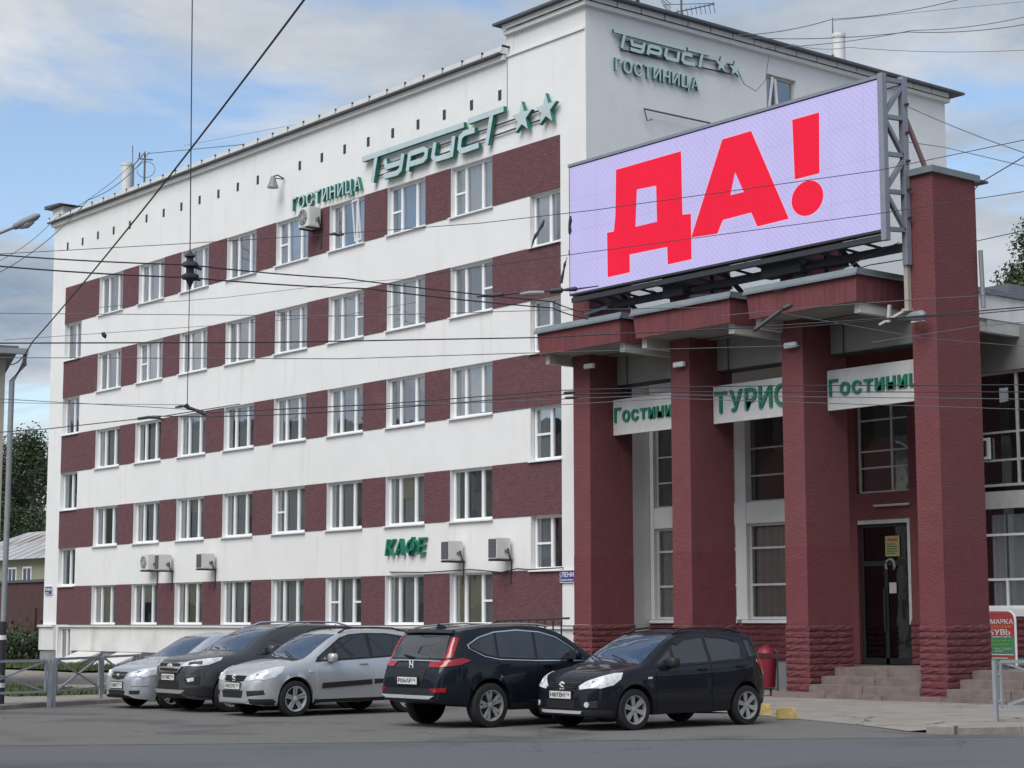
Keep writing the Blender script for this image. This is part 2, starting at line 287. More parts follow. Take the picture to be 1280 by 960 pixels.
# ---------------------------------------------------------------- lettering
_GL = {}
def glyph(ch, off):
    k = (ch, off)
    if k not in _GL:
        cu = bpy.data.curves.new('glyph', 'FONT'); cu.body = ch; cu.size = 1; cu.extrude = 0.5; cu.offset = off; cu.resolution_u = 3
        o = bpy.data.objects.new('glyph', cu); COL.objects.link(o)
        m = bpy.data.meshes.new_from_object(o.evaluated_get(bpy.context.evaluated_depsgraph_get()))
        vs = [v.co.copy() for v in m.vertices]; fs = [tuple(p.vertices) for p in m.polygons]; ns = [p.normal.z for p in m.polygons]
        bpy.data.objects.remove(o); bpy.data.curves.remove(cu); bpy.data.meshes.remove(m)
        xs = [v.x for v in vs] or [0, 0.25]
        _GL[k] = (vs, fs, ns, min(xs), max(xs))
    return _GL[k]
def text(parent, s, o, eu, ev, width, height, depth, face, side, off=0.0, slant=0.0, gap=0.10, t0=0.0, name='letter', joined=False):
    """letters of cap height `height`, the line `width` long; o is the lower left corner; stands `depth` off its plane"""
    en = eu.cross(ev).normalized()
    adv = 0.0; pos = []
    for ch in s:
        if ch == ' ': pos.append(None); adv += 0.28; continue
        vs, fs, ns, x0, x1 = glyph(ch, off); pos.append(adv-x0); adv += x1-x0+gap
    adv -= gap; kx = width/adv; kz = height/0.73; outl = []; J = MB()
    for ch, px in zip(s, pos):
        if px is None: continue
        vs, fs, ns, x0, x1 = glyph(ch, off); b = J if joined else MB()
        V = [o+eu*((v.x+px+slant*v.y)*kx)+ev*(v.y*kz)+en*(t0+(v.z+0.5)*depth) for v in vs]
        base = len(b.v); b.v += [tuple(q) for q in V]
        for f, n in zip(fs, ns): b.f.append(tuple(i+base for i in f)); b.mi.append(0 if n > 0.5 else 1)
        if not joined: outl.append(b.build(name, [face, side], parent))
    if joined: outl.append(J.build(name, [face, side], parent))
    return outl
def offset_stroke(pts, w):
    """polyline -> closed outline of width w with mitred joints"""
    P = [Vector((p[0], p[1])) for p in pts]; l = []; r = []
    for i, p in enumerate(P):
        d0 = (P[i]-P[i-1]).normalized() if i > 0 else (P[1]-P[0]).normalized()
        d1 = (P[i+1]-P[i]).normalized() if i < len(P)-1 else d0
        n0 = Vector((-d0.y, d0.x)); n1 = Vector((-d1.y, d1.x)); m = (n0+n1).normalized(); k = min(1.6, 1/max(0.3, m.dot(n0)))
        l.append(p+m*w/2*k); r.append(p-m*w/2*k)
    return [tuple(q) for q in r]+[tuple(q) for q in l[::-1]]
X_, Y_, Z_ = Vector((1,0,0)), Vector((0,1,0)), Vector((0,0,1))

# ================================================================ SETTING: ground
SD = Vector((0.54, 0.842, 0)); SN = Vector((SD.y, -SD.x, 0))     # street direction and the normal towards the camera
def sheet(name, pts, m, z=0.0, kind='structure'):
    b = MB(); P = [(p[0], p[1], p[2] if len(p) > 2 else z) for p in pts]
    tr = tessellate_polygon([[Vector((p[0], p[1], 0)) for p in P]])
    fs = []
    for a, bb, c in tr:
        A, B, C = (Vector(P[i]) for i in (a, bb, c)); fs.append((a, bb, c) if (B-A).cross(C-A).z > 0 else (a, c, bb))
    b.add(P, fs); o = b.build(name, m); tag(o, kind=kind); return o
g = MB(); g.quad((-2500,-2500,-0.03), (2500,-2500,-0.03), (2500,2500,-0.03), (-2500,2500,-0.03)); tag(g.build('ground', 'paving'), kind='structure')
e0 = at(0, 931, Z=0); 
sheet('street', [tuple((e0-SD*220).xy), tuple((e0+SN*60-SD*220).xy), tuple((e0+SN*60+SD*260).xy), tuple((e0+SD*260).xy)], 'asphalt', 0.0)
KL = [(6.5,-24.0), (4.2,-20.4), (2.15,-17.5), (1.28,-15.9), (0.60,-13.9), (0.30,-12.0), (0.30,-8.7), (10.6,-8.7), (12.4,-7.2)]
apron = [tuple((e0+SN*0.25-SD*14).xy), tuple((e0+SN*0.25+SD*40).xy), (22.4,-3.5), (19.35,-8.3), (18.9,-9.25), (18.1,-9.3), (16.2,-8.4)] + KL[::-1]
sheet('parking_apron', apron, 'apron', 0.004)
# pavement to the right, rising to the kerb at the corner
PR = [(12.4,-7.2,0.008), (16.2,-8.4,0.010), (18.1,-9.3,0.015), (18.9,-9.25,0.10), (19.35,-8.3,0.12), (22.4,-3.5,0.12), (26,2,0.12), (26,12,0.1), (14,12,0.05), (6,4,0.03), (6,-1,0.02), (10.6,-6.0,0.01)]
tag(sheet('pavement', PR, 'paving'), kind='structure')
PL = [(p[0]-0.12, p[1], 0.10) for p in KL[:6]] + [(0.18,-8.58,0.10), (10.5,-8.58,0.10), (12.3,-7.1,0.01), (10.6,-6.0,0.012), (6.02,-1.0,0.02), (6.0,6,0.02), (-60,6,0.02), (-90,-30,0.10), (-20,-60,0.10)]
tag(sheet('pavement_by_hotel', PL, 'paving'), kind='structure')
def kerb(name, pts, top=0.11, w=0.15, ln=1.0):
    root = link(name, None); tag(root, kind='structure'); P = [Vector((p[0], p[1], 0)) for p in pts]
    for a, b in zip(P, P[1:]):
        n = max(1, round((b-a).length/ln)); d = (b-a)/n; q = d.normalized(); s = Vector((-q.y, q.x, 0))
        for i in range(n):
            A = a+d*i+q*0.008; B = a+d*(i+1)-q*0.008; t = top+R_.uniform(-.008, .008)
            m = MB(); sx = w/2; c = 0.02
            prof = [(-sx,-0.1), (sx,-0.1), (sx,t-c), (sx-c,t), (-sx+c,t), (-sx,t-c)]
            vs = [A+s*u+Z_*v for u, v in prof]+[B+s*u+Z_*v for u, v in prof]
            m.add(vs, [tuple(range(6))[::-1], tuple(range(6,12))]+[(k,(k+1)%6,(k+1)%6+6,k+6) for k in range(6)])
            m.build('kerb_stone', 'kerb_concrete', root)
    return root
kerb('kerb', KL[:7]); kerb('kerb', KL[6:8]); kerb('kerb', [(18.55,-9.42), (19.0,-9.3), (19.45,-8.35), (22.5,-3.55), (25.5,1.2)], top=0.13)
# grass: lawn strips by the wall and by the fence
def grass(name, label, x0, x1, y0, y1, n, h):
    sheet('lawn', [(x0,y0), (x1,y0), (x1,y1), (x0,y1)], 'soil', 0.106 if y1 < -1.2 else 0.05)
    b = MB()
    for i in range(n):
        x = R_.uniform(x0, x1); y = R_.uniform(y0, y1); a = R_.uniform(0, PI); w = R_.uniform(.02, .05); hh = h*R_.uniform(.5, 1.3); z = 0.10
        dx, dy = math.cos(a)*w, math.sin(a)*w; l = R_.uniform(-.08, .08)
        b.add([(x-dx,y-dy,z), (x+dx,y+dy,z), (x+l,y+l,z+hh)], [(0,1,2)])
    tag(b.build(name, 'grass_blade'), label, kind='stuff')
grass('grass', 'mown grass strip at the foot of the hotel wall', -34, -20, -4.6, -1.7, 4200, 0.16)
grass('grass', 'narrow grass strip behind the left fence', -6.5, -1.6, -15.2, -12.8, 2600, 0.12)

# ================================================================ HOTEL
hotel = thing('hotel_building', 'five storey white hotel with maroon window bands and raised corner parapet', 'building')
XW, XL, XR, YF = -32.92, -31.70, -1.083, 15.5
WX = [-28.74+i*3.239 for i in range(8)]; WW = 1.99
T = [3.07+2.983*k for k in range(5)]; B = [1.60]+[t-1.49 for t in T[1:]]
EL, ER = (XL, -30.23), (-2.40, XR)
ZT, ZT2, XJ = 17.80, 18.40, -3.40
holes = [(x, x+WW, B[k], T[k]) for k in range(5) for x in WX] + [(a, b, T[k], B[k+1]) for k in range(4) for a, b in (EL, ER)] + [(EL[0]+.1, EL[1]-.2, 0.1, 1.50)]
def wall_with_holes(b, x0, x1, z0, z1, holes, y=0.0, depth=0.22, mi=0, mir=0):
    xs = sorted({x0, x1} | {h[i] for h in holes for i in (0, 1)}); zs = sorted({z0, z1} | {h[i] for h in holes for i in (2, 3)})
    for i in range(len(xs)-1):
        for j in range(len(zs)-1):
            cx, cz = (xs[i]+xs[i+1])/2, (zs[j]+zs[j+1])/2
            if any(h[0] < cx < h[1] and h[2] < cz < h[3] for h in holes): continue
            b.quad((xs[i],y,zs[j]), (xs[i+1],y,zs[j]), (xs[i+1],y,zs[j+1]), (xs[i],y,zs[j+1]), mi)
    for a, c, d, e in holes:
        b.quad((a,y,d), (a,y,e), (a,y+depth,e), (a,y+depth,d), mir); b.quad((c,y,d), (c,y+depth,d), (c,y+depth,e), (c,y,e), mir)
        b.quad((a,y,e), (c,y,e), (c,y+depth,e), (a,y+depth,e), mir); b.quad((a,y,d), (a,y+depth,d), (c,y+depth,d), (c,y,d), mir)
b = MB(); wall_with_holes(b, XW, XJ, -0.3, ZT, [h for h in holes if h[1] < XJ]); wall_with_holes(b, XJ, 0, -0.3, ZT2, [h for h in holes if h[0] > XJ and h[1] <= 0])
b.quad((XW,0,-.3), (XW,0,ZT), (XW,YF,ZT), (XW,YF,-.3)); b.quad((XJ,0,ZT), (XJ,0,ZT2), (XJ,YF,ZT2), (XJ,YF,ZT))
b.quad((0,YF,-.3), (XW,YF,-.3), (XW,YF,ZT), (0,YF,ZT)); b.quad((XJ,YF,ZT), (XJ,YF,ZT2), (0,YF,ZT2), (0,YF,ZT))
b.build('front_wall', 'plaster', hotel)
# gable wall, with its one window
GW = (7.12, 8.40, 16.45, 17.82)
b = MB(); gb = MB(); wall_with_holes(gb, 0, YF, -0.3, ZT2, [GW])
b.add([(-v[1], v[0], v[2]) for v in gb.v], gb.f); b.build('gable_wall', 'plaster_gable', hotel)
# dark rooms behind the windows
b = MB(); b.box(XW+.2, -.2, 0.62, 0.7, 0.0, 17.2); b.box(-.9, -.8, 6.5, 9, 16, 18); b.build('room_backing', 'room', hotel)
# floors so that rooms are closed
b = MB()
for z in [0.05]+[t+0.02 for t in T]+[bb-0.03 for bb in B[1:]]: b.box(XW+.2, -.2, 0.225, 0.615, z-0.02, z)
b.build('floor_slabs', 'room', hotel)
# maroon roughcast panels: one between every two windows, wide ones at the ends
def mpanel(x0, x1, z0, z1): box_part('maroon_panel', hotel, 'maroon', x0, x1, -0.018, 0.01, z0, z1)
for k in range(5):
    mpanel(XL, WX[0]-.005, B[k], T[k]); mpanel(WX[7]+WW+.005, XR, B[k], T[k])
    for i in range(7): mpanel(WX[i]+WW+.005, WX[i+1]-.005, B[k], T[k])
# windows: shared meshes
def frame_mesh(w, h, mull, trans, name):
    b = MB(); y0, y1 = 0.145, 0.215; f = 0.075
    b.box(0, f, y0, y1, 0, h); b.box(w-f, w, y0, y1, 0, h); b.box(f, w-f, y0, y1, h-f, h); b.box(f, w-f, y0, y1, 0, f)
    for m in mull: b.box(m-.05, m+.05, y0-.006, y1, f, h-f)
    for a, c, z in trans: b.box(a, c, y0+.004, y1, z-.03, z+.03)
    return b.mesh(name, 'pvc')
def pane_mesh(w, h): return MB().quad((0,0.185,0), (w,0.185,0), (w,0.185,h), (0,0.185,h)).mesh('pane', 'pane_glass')
def sill_mesh(w):
    b = MB(); y = -0.085
    b.add([(-.05,y,-.05),(w+.03,y,-.05),(w+.03,.16,-.05),(-.05,.16,-.05),(-.05,y,-.012),(w+.03,y,-.012),(w+.03,.16,.012),(-.05,.16,.012)],
          [(0,3,2,1),(4,5,6,7),(0,1,5,4),(1,2,6,5),(2,3,7,6),(3,0,4,7)]); return b.mesh('sill', 'pvc')
def curtain_mesh(w, h, m, seed):
    r = random.Random(seed); b = MB(); n = 28; vs = []
    for j in range(3):
        for i in range(n+1):
            x = w*i/n; k = 1-0.12*math.sin(PI*j/2)*(1 if seed % 2 else 0)
            vs.append((x*k, 0.255+0.028*math.sin(i*1.9+r.random()*.6)*(0.6+.4*j/2), h*j/2))
    b.add(vs, [(j*(n+1)+i, j*(n+1)+i+1, (j+1)*(n+1)+i+1, (j+1)*(n+1)+i) for j in range(2) for i in range(n)]); return b.mesh('curtain', m, 60)
MU = (0.57, 1.36); H5 = 1.49
FR = {v: frame_mesh(WW, H5, MU, t, 'window') for v, t in {0: [], 1: [(.075, MU[0]-.05, .70)], 2: [(.075, MU[0]-.05, .70), (MU[1]+.05, WW-.075, .70)], 3: [(MU[1]+.05, WW-.075, .68)]}.items()}
PN = [pane_mesh(MU[0]-.125, H5-.15), pane_mesh(MU[1]-MU[0]-.1, H5-.15), pane_mesh(WW-MU[1]-.125, H5-.15)]
PX = [.075, MU[0]+.05, MU[1]+.05]
SI = sill_mesh(WW); CU = {m: [curtain_mesh(w, H5-.1, m, s) for s, w in ((1, .62), (2, .80), (3, 1.05))] for m in ('curtain', 'curtain_cream', 'curtain_dark')}
BL = MB().box(0, .74, .235, .245, .80, H5-.06).mesh('roller_blind', 'curtain_cream')
SASH = MB().box(0,.04,0,.04,0,1.3).box(.4,.44,0,.04,0,1.3).box(.04,.4,0,.04,0,.05).box(.04,.4,0,.04,1.25,1.3).mesh('open_sash', 'pvc')
TRV = [[0,2,0,2,2,3,1,3][i % 8] for i in range(8)]
tmap = {4: [0,0,0,0,1,0,1,1], 3: [0,1,0,0,0,3,0,3], 2: [0,0,0,0,0,0,0,0], 1: [0,0,0,0,1,0,0,0], 0: [0,0,0,0,0,2,0,3]}
for k in range(5):
    for i, x in enumerate(WX):
        w = link('window', FR[tmap[k][i]], hotel, (x, 0, B[k]))
        for p, dx in zip(PN, PX): link('pane', p, w, (dx, 0, .075))
        link('sill', SI, w)
        kind = 'curtain_cream' if k == 0 and i in (0, 1, 2, 7) else R_.choice(['curtain', 'curtain', 'curtain_dark'])
        mode = R_.random()
        if mode < .92: link('curtain', CU[kind][0], w, (.04, 0, .05))
        if R_.random() < .9: link('curtain', CU[kind][1], w, (.62, R_.uniform(0, .05), .05))
        if R_.random() < .9: link('curtain', CU[R_.choice(['curtain', 'curtain_dark'])][0], w, (1.36, .02, .05))
        if (k, i) in ((0, 1), (2, 4), (3, 2), (1, 6)): link('roller_blind', BL, w, (.62, 0, .0))
        if (k, i) in ((4, 5),):
            s = link('open_sash', SASH, w, (1.42, -.02 if i != 5 else 0, .1)); s.rotation_euler = (math.radians(5), 0, math.radians(-8))
def small_window(x0, x1, z0, z1, mull, tr, y0=0.0):
    w_, h_ = x1-x0, z1-z0
    w = link('window', frame_mesh(w_, h_, (mull,), tr, 'window'), hotel, (x0, 0, z0))
    link('pane', pane_mesh(mull-.125, h_-.15), w, (.075, 0, .075)); link('pane', pane_mesh(w_-mull-.125, h_-.15), w, (mull+.05, 0, .075))
    link('sill', sill_mesh(w_), w); return w
for k in range(4):
    w = small_window(EL[0]+.02, EL[1]-.02, T[k]+.02, B[k+1]-.0, .78, []); link('curtain', CU['curtain_dark'][0], w, (.05, 0, .05))
    w = small_window(ER[0]+.02, ER[1]-.01, T[k]+.02, B[k+1]-.0, .72, [(.075, .67, .72)] if k in (0, 1, 2) else [])
    link('curtain', CU['curtain' if k != 2 else 'curtain_dark'][1 if k == 3 else 0], w, (.04, 0, .05))
w = small_window(EL[0]+.12, EL[1]-.22, 0.12, 1.49, .55, []); link('curtain', CU['curtain_cream'][1], w, (.05, 0, 0))
# gable window (old grey frame, one leaf ajar)
b = MB(); gw_ = link('window', None, hotel)
b = MB(); fw = GW[1]-GW[0]; fh = GW[3]-GW[2]
for (a0, a1, c0, c1) in ((0,.08,0,fh), (fw-.08,fw,0,fh), (.08,fw-.08,fh-.08,fh), (.08,fw-.08,0,.08), (.48,.58,.08,fh-.08)):
    b.box(-.17, -.10, GW[0]+a0, GW[0]+a1, GW[2]+c0, GW[2]+c1)
b.build('window_frame', 'frame_old', gw_)
MB().quad((-.14,GW[0]+.08,GW[2]+.08), (-.14,GW[1]-.08,GW[2]+.08), (-.14,GW[1]-.08,GW[3]-.08), (-.14,GW[0]+.08,GW[3]-.08)).build('pane', 'pane_glass', gw_)
b = MB(); b.bar((-.06,GW[0]+.12,GW[2]+.08), (.06,GW[0]+.2,GW[3]-.1), .05); b.bar((-.02,GW[0]+.5,GW[2]+.08), (-.06,GW[0]+.42,GW[3]-.1), .06); b.build('open_sash', 'pvc', gw_)
# ledge, plinth and grey base (sections beside the little left window)
for x0, x1 in ((XW-.10, EL[0]), (EL[1], 0.06)):
    part('ledge', hotel, 'plinth_white', lambda b: b.box(x0-.02, x1, -.20, .0, 1.50, 1.58))
    part('plinth', hotel, 'plinth_white', lambda b: b.box(x0, x1, -.12, .0, .60, 1.50))
    part('base_course', hotel, 'grey_paint', lambda b: b.box(x0+.04, x1, -.07, .0, -.3, .60))
part('ledge', hotel, 'roof_metal', lambda b: b.box(EL[1], 0.06, -.215, -.005, 1.58, 1.595))
# vents under the roof
vm = MB().box(-.07, .07, -.012, .02, -.15, .15).mesh('vent_hole', 'dark_metal')
nv = 22
for i in range(nv):
    x = -31.66+(31.66-3.74)*i/(nv-1)
    if abs(x+15.4) < .6: continue
    link('vent_hole', vm, hotel, (x, 0, 16.70+R_.uniform(-.02, .02)))
# cornice: mould, gutter pieces, dark cap
part('cornice', hotel, 'plaster', lambda b: (b.box(XW-.1, XJ-.02, -.12, .3, ZT-.12, ZT+.02), b.box(XJ-.02, .14, -.14, .3, ZT2-.02, ZT2+.10), b.box(-.3, .14, .3, YF+.1, ZT2-.02, ZT2+.10), b.box(XJ, -.02, -.05, .0, ZT2-.66, ZT2-.60)))
gm_ = MB().box(0, .86, -.04, 0, 0, .14).mesh('gutter_piece', 'ac_white')
for i in range(31): link('gutter_piece', gm_, hotel, (XW+.05+i*.955, -.20, ZT+.09))
for i in range(4): link('gutter_piece', gm_, hotel, (XJ+.02+i*.87, -.18, ZT2+.11))
for i in range(17):
    o = link('gutter_piece', gm_, hotel, (.18, .1+i*.905, ZT2+.11)); o.rotation_euler = (0, 0, PI/2)
br_ = MB().box(-.03, .03, -.26, .05, -.02, .03).mesh('gutter_bracket', 'dark_metal')
for i in range(32): link('gutter_bracket', br_, hotel, (XW+.03+i*.955, -.02, ZT+.21))
part('roof_edge', hotel, 'roof_dark', lambda b: (b.box(XW-.2, XJ-.1, -.26, .4, ZT+.025, ZT+.075), b.box(XJ-.25, .40, -.36, .5, ZT2+.26, ZT2+.33), b.box(-.4, .40, .5, YF+.55, ZT2+.26, ZT2+.33)))
part('parapet_end', hotel, 'plaster', lambda b: b.box(XJ-.02, XJ+.3, -.02, .3, ZT, ZT2+.2))
part('roof', hotel, 'roof_metal', lambda b: (b.add([(XW-.1,.4,ZT+.22), (XJ,.4,ZT+.22), (XJ,YF/2,ZT+.62), (XW-.1,YF/2,ZT+.62), (XW-.1,YF,ZT+.2), (XJ,YF,ZT+.2)], [(0,1,2,3), (3,2,5,4)]),
     b.quad((XJ-.1,.3,ZT2+.28), (.2,.3,ZT2+.28), (.2,YF,ZT2+.28), (XJ-.1,YF,ZT2+.28))))
part('corner_parapet', hotel, 'plaster', lambda b: (b.box(XW-.05, XW+.9, -.08, 3, ZT, ZT+.62)))
part('corner_cap', hotel, 'roof_dark', lambda b: b.add([(XW-.4,-.3,ZT+.64),(XW+1.2,-.3,ZT+.64),(XW+1.2,3.3,ZT+.64),(XW-.4,3.3,ZT+.64),(XW-.4,-.3,ZT+.78),(XW+1.0,-.3,ZT+.70),(XW+1.0,3.3,ZT+.70),(XW-.4,3.3,ZT+.78)],
     [(0,3,2,1),(4,5,6,7),(0,1,5,4),(1,2,6,5),(2,3,7,6),(3,0,4,7)]))
part('joint_strip', hotel, 'grey_paint', lambda b: b.box(XJ-.012, XJ+.012, -.012, .0, 16.25, ZT))
part('wall_cable', hotel, 'wire', lambda b: b.tube([(-9.0,-.05,3.17), (-7.2,-.06,3.12), (-5.0,-.06,3.16), (-3.6,-.06,3.05), (-2.9,-.06,3.14), (-2.45,-.05,3.10), (-1.0,-.05,3.12)], .018, 5))
# rear handrail of the basement stair
hr = thing('stair_handrail', 'dark metal handrail over the basement stair by the right corner of the hotel', 'handrail')
part('top_rail', hr, 'dark_metal', lambda b: (b.tube([(-3.9,-1.0,1.25), (-2.6,-1.0,1.72), (0.35,-1.0,1.78)], .03, 6), b.tube([(-3.0,-1.6,1.05), (-1.6,-1.6,1.55), (-1.5,-1.6,1.45)], .03, 6)))
for i in range(9): part('baluster', hr, 'dark_metal', lambda b: b.bar((-2.6+i*.33,-1.0,.1), (-2.6+i*.33,-1.0,1.72), .03))
for i in range(5): part('baluster', hr, 'dark_metal', lambda b: b.bar((-2.9+i*.33,-1.6,.1), (-2.9+i*.33,-1.6,1.08+i*.118), .03))
# sloping slabs over the basement light wells
for i in range(5):
    x = WX[i]-.75; q = ['leftmost', 'second', 'third', 'fourth', 'fifth'][i]
    pc = thing('basement_cover', f'sloping grey concrete slab over a basement light well, {q} from the left corner', 'slab', (x, 0, 0), 0, 'slabs over the basement light wells')
    part('cover_slab', pc, 'board_white', lambda b: b.add([(0,-.13,.58),(1.9,-.13,.58),(1.9,-1.35,.12),(0,-1.35,.12),(0,-.13,.50),(1.9,-.13,.50),(1.9,-1.35,.04),(0,-1.35,.04)], [(0,3,2,1)[::-1],(4,5,6,7)[::-1],(0,1,5,4)[::-1],(1,2,6,5)[::-1],(2,3,7,6)[::-1],(3,0,4,7)[::-1]]))
    part('cheek_wall', pc, 'grey_paint', lambda b: b.add([(.05,-.13,0),(1.85,-.13,0),(1.85,-1.3,0),(.05,-1.3,0),(.05,-.13,.495),(1.85,-.13,.495),(1.85,-1.3,.05),(.05,-1.3,.05)], [(0,1,5,4),(1,2,6,5),(2,3,7,6),(3,0,4,7)]))

# ---- street name plates
def plate(label, o, w, h, lines):
    p = thing('street_plate', label, 'sign', o)
    MB().box(0, w, -.03, 0, 0, h).build('plate', 'white_paint', p); MB().box(.02, w-.02, -.034, -.03, .02, h-.02).build('plate_field', 'blue_plate', p)
    for s, z, hh, ww in lines: text(p, s, Vector((.06, -.034, z)), X_, Z_, ww, hh, .004, 'white_paint', 'white_paint', .01, joined=True, name='lettering')
plate('blue street name plate on the right corner of the hotel beside the first pillar', (-1.12,-.02,2.72), .98, .34, [('ЛЕНИНА', .15, .13, .8), ('проспект', .05, .06, .5)])
plate('small blue street plate on the far left corner of the hotel', (-32.75,-.02,2.76), .66, .34, [('ЛЕНИНА', .15, .12, .54), ('проспект', .05, .06, .35)])

# ---- hotel lettering, traced as strokes on the wall plane
def wallpt(c, px, py, s, plane):     # crop origin c, crop scale s
    p = at(c[0]+px/s, c[1]+py/s, Y=plane); return (p.x, p.z)
C1 = ((440, 110), 4.923, -0.19)
def tr(pts): return [wallpt(C1[0], x, y, C1[1], C1[2]) for x, y in pts]
STRK = [ [[(62,440), (690,226)], [(150,415), (124,582)]], [[(203,440), (212,487), (300,458)], [(314,404), (298,500), (278,522), (195,545)]],
         [[(341,512), (357,398)], [(356,406), (440,376), (459,386), (454,424), (436,444), (352,470)]], [[(512,335), (498,420), (514,440), (606,412)], [(627,296), (610,425)]],
         [[(756,258), (690,280), (668,305), (660,370), (676,388), (780,352)]], [[(714,206), (934,128)], [(860,160), (828,350)]] ]
ORG = wallpt(C1[0], 62, 440, C1[1], C1[2])
LOC = [[[(u-ORG[0], v-ORG[1]) for u, v in tr(st)] for st in lt] for lt in STRK]
def big_sign(label, o, eu, en, k, depth, sw, face, side, stars, srad, name='hotel_sign'):
    root = thing(name, label, 'sign'); ev = Z_
    for lt in LOC:
        b = MB()
        for si, st in enumerate(lt):
            b.prism([offset_stroke([(u*k, v*k) for u, v in st], sw)], o, eu, ev, en, 0.05-.004*si, depth-.004*si, 0, 1)
        b.build('letter', [face, side], root)
    for (u, v) in stars:
        lp = [(u+srad*(1 if i % 2 == 0 else .40)*math.sin(i*PI/5), v+srad*(1 if i % 2 == 0 else .40)*math.cos(i*PI/5)) for i in range(10)][::-1]
        MB().prism([lp], o, eu, ev, en, 0.05, depth, 0, 1).build('star', [face, side], root)
    L_ = stars[-1][0]
    for v in (stars[0][1]-.18, stars[0][1]+.10):
        b = MB(); b.bar(o+eu*.6*k+ev*(v-.12)+en*.04, o+eu*L_+ev*v+en*.04, .035); b.build('mounting_rail', 'dark_metal', root)
    return root
o = Vector((ORG[0], -.02, ORG[1]))
st = []
for px, py in ((1045,182), (1193,132)):
    q = wallpt(C1[0], px, py, C1[1], C1[2]); st.append((q[0]-ORG[0], q[1]-ORG[1]))
big_sign('large green edged word ТУРИСТ with two stars over the top floor windows of the long side', o, X_, -Y_, 1.0, .18, .165, 'sign_face', 'sign_side', st, .47)
kg = 3.75/7.2
big_sign('small word ТУРИСТ with two stars high on the end wall above the LED screen', Vector((.02, .92, 17.84)), Y_, X_, kg, .12, .10, 'sign_face_b', 'sign_side_b', [(4.18, -.17), (4.74, -.20)], .25)
s = thing('hotel_sign', 'word ГОСТИНИЦА in small pale green letters below the long side roof, left of the large word', 'sign')
a = at(361, 262, Y=-.25); c = at(447, 240, Y=-.25)
text(s, 'ГОСТИНИЦА', Vector((a.x, -.03, 15.19)), X_, Z_, c.x-a.x, .42, .11, 'sign_face', 'sign_side', .012, gap=.20)
s = thing('hotel_sign', 'word ГОСТИНИЦА in pale letters on the end wall, below the small word with stars', 'sign')
text(s, 'ГОСТИНИЦА', Vector((.03, 1.0, 16.74)), Y_, Z_, 3.22, .36, .08, 'sign_face_b', 'sign_side_b', .010, gap=.18)
s = thing('cafe_sign', 'green raised slanted word КАФЕ on the white band over the ground floor', 'sign')
text(s, 'КАФЕ', Vector((-9.15, -.02, 3.66)), X_, Z_, 1.95, .48, .12, 'sign_green', 'sign_side', .012, slant=.20, gap=.14)

# ---- air conditioners on the facade
def air_con(label, x, z, w, h, d, fan=True, grp='air conditioner boxes on the facade'):
    r = thing('air_conditioner', label, 'air conditioner', (x, 0, z), 0, grp); yf = -.10-d
    b = MB(); rbox(b, 0, w, yf, -.10, 0, h, .02); b.build('casing', 'ac_white', r)
    if fan:
        cx, cz, rr = w*.40, h*.5, h*.40
        part('fan_recess', r, 'ac_dark', lambda b: b.add([(cx, yf-.004, cz)]+[(cx+math.cos(t*PI/10)*rr*1.02, yf-.004, cz+math.sin(t*PI/10)*rr*1.02) for t in range(20)], [(0, (t+1) % 20+1, t+1) for t in range(20)]))
        part('fan_grille', r, 'ac_white', lambda b: ([b.tube([Vector((cx+math.cos(t*PI/8)*rr*(.25+.25*k), yf-.01, cz+math.sin(t*PI/8)*rr*(.25+.25*k))) for t in range(17)], .006, 4) for k in range(4)], [b.bar((cx, yf-.01, cz), (cx+math.cos(t*PI/4)*rr, yf-.01, cz+math.sin(t*PI/4)*rr), .008) for t in range(8)]))
    else:
        part('coil_grille', r, 'ac_dark', lambda b: b.box(.02, w-.02, yf-.006, yf+.01, .04, h-.03)); part('grille_bar', r, 'lamp_grey', lambda b: [b.box(.02, w-.02, yf-.010, yf-.006, .04+k*(h-.07)/7-.004, .04+k*(h-.07)/7+.004) for k in range(1, 7)])
    part('side_panel', r, 'ac_white', lambda b: b.box(w, w+.006, yf+.05, yf+d*.55, .04, h-.04))
    for xx in (w*.12, w*.78): part('bracket', r, 'dark_metal', lambda b: b.box(xx, xx+.04, yf-.03, 0, -.05, -.0))
    part('hose', r, 'dark_metal', lambda b: b.tube([(w+.02,yf+d*.7,h*.35), (w+.05,yf+d*.75,h*.5), (w+.07,yf+d*.8,h*.15), (w-.03,-.05,-.05), (w-.06,-.04,-.3), (w-.10,-.04,-.68)], .022, 5))
    part('pipe_stub', r, 'ac_dark', lambda b: (b.bar((w,yf+d*.62,h*.42), (w+.05,yf+d*.70,h*.32), .06), b.bar((w,yf+d*.8,h*.5), (w+.05,yf+d*.72,h*.3), .05)))
    return r
for lb, px, py, w, h, d, fan in (('grey white air conditioner with round fan, left of the pair beside the far left windows', 175, 713, .62, .56, .34, True), ('air conditioner right of the pair by the far left windows', 193, 713, .30, .56, .52, False),
        ('single white air conditioner above the third ground floor window from the left', 245, 711, .36, .52, .52, False), ('air conditioner just right of the green cafe word', 551, 701, .36, .56, .52, False),
        ('white air conditioner nearest the right corner of the facade', 610, 699, .36, .58, .52, False), ('air conditioner with round fan under the small word on the top floor', 373, 286, .62, .66, .46, True)):
    p = at(px, py, Y=-.1-d); air_con(lb, p.x, p.z, w, h, d, fan)
p = at(338, 226, Y=-.5); r = thing('wall_lamp', 'grey bell shaped lamp on a bracket under the roof of the long side', 'lamp', p)
part('lamp_shade', r, 'lamp_grey', lambda b: b.tube([(0,.1,.16), (0,.1,.1), (0,.1,-.08), (0,.1,-.22)], [.07, .09, .14, .20], 12), 40)
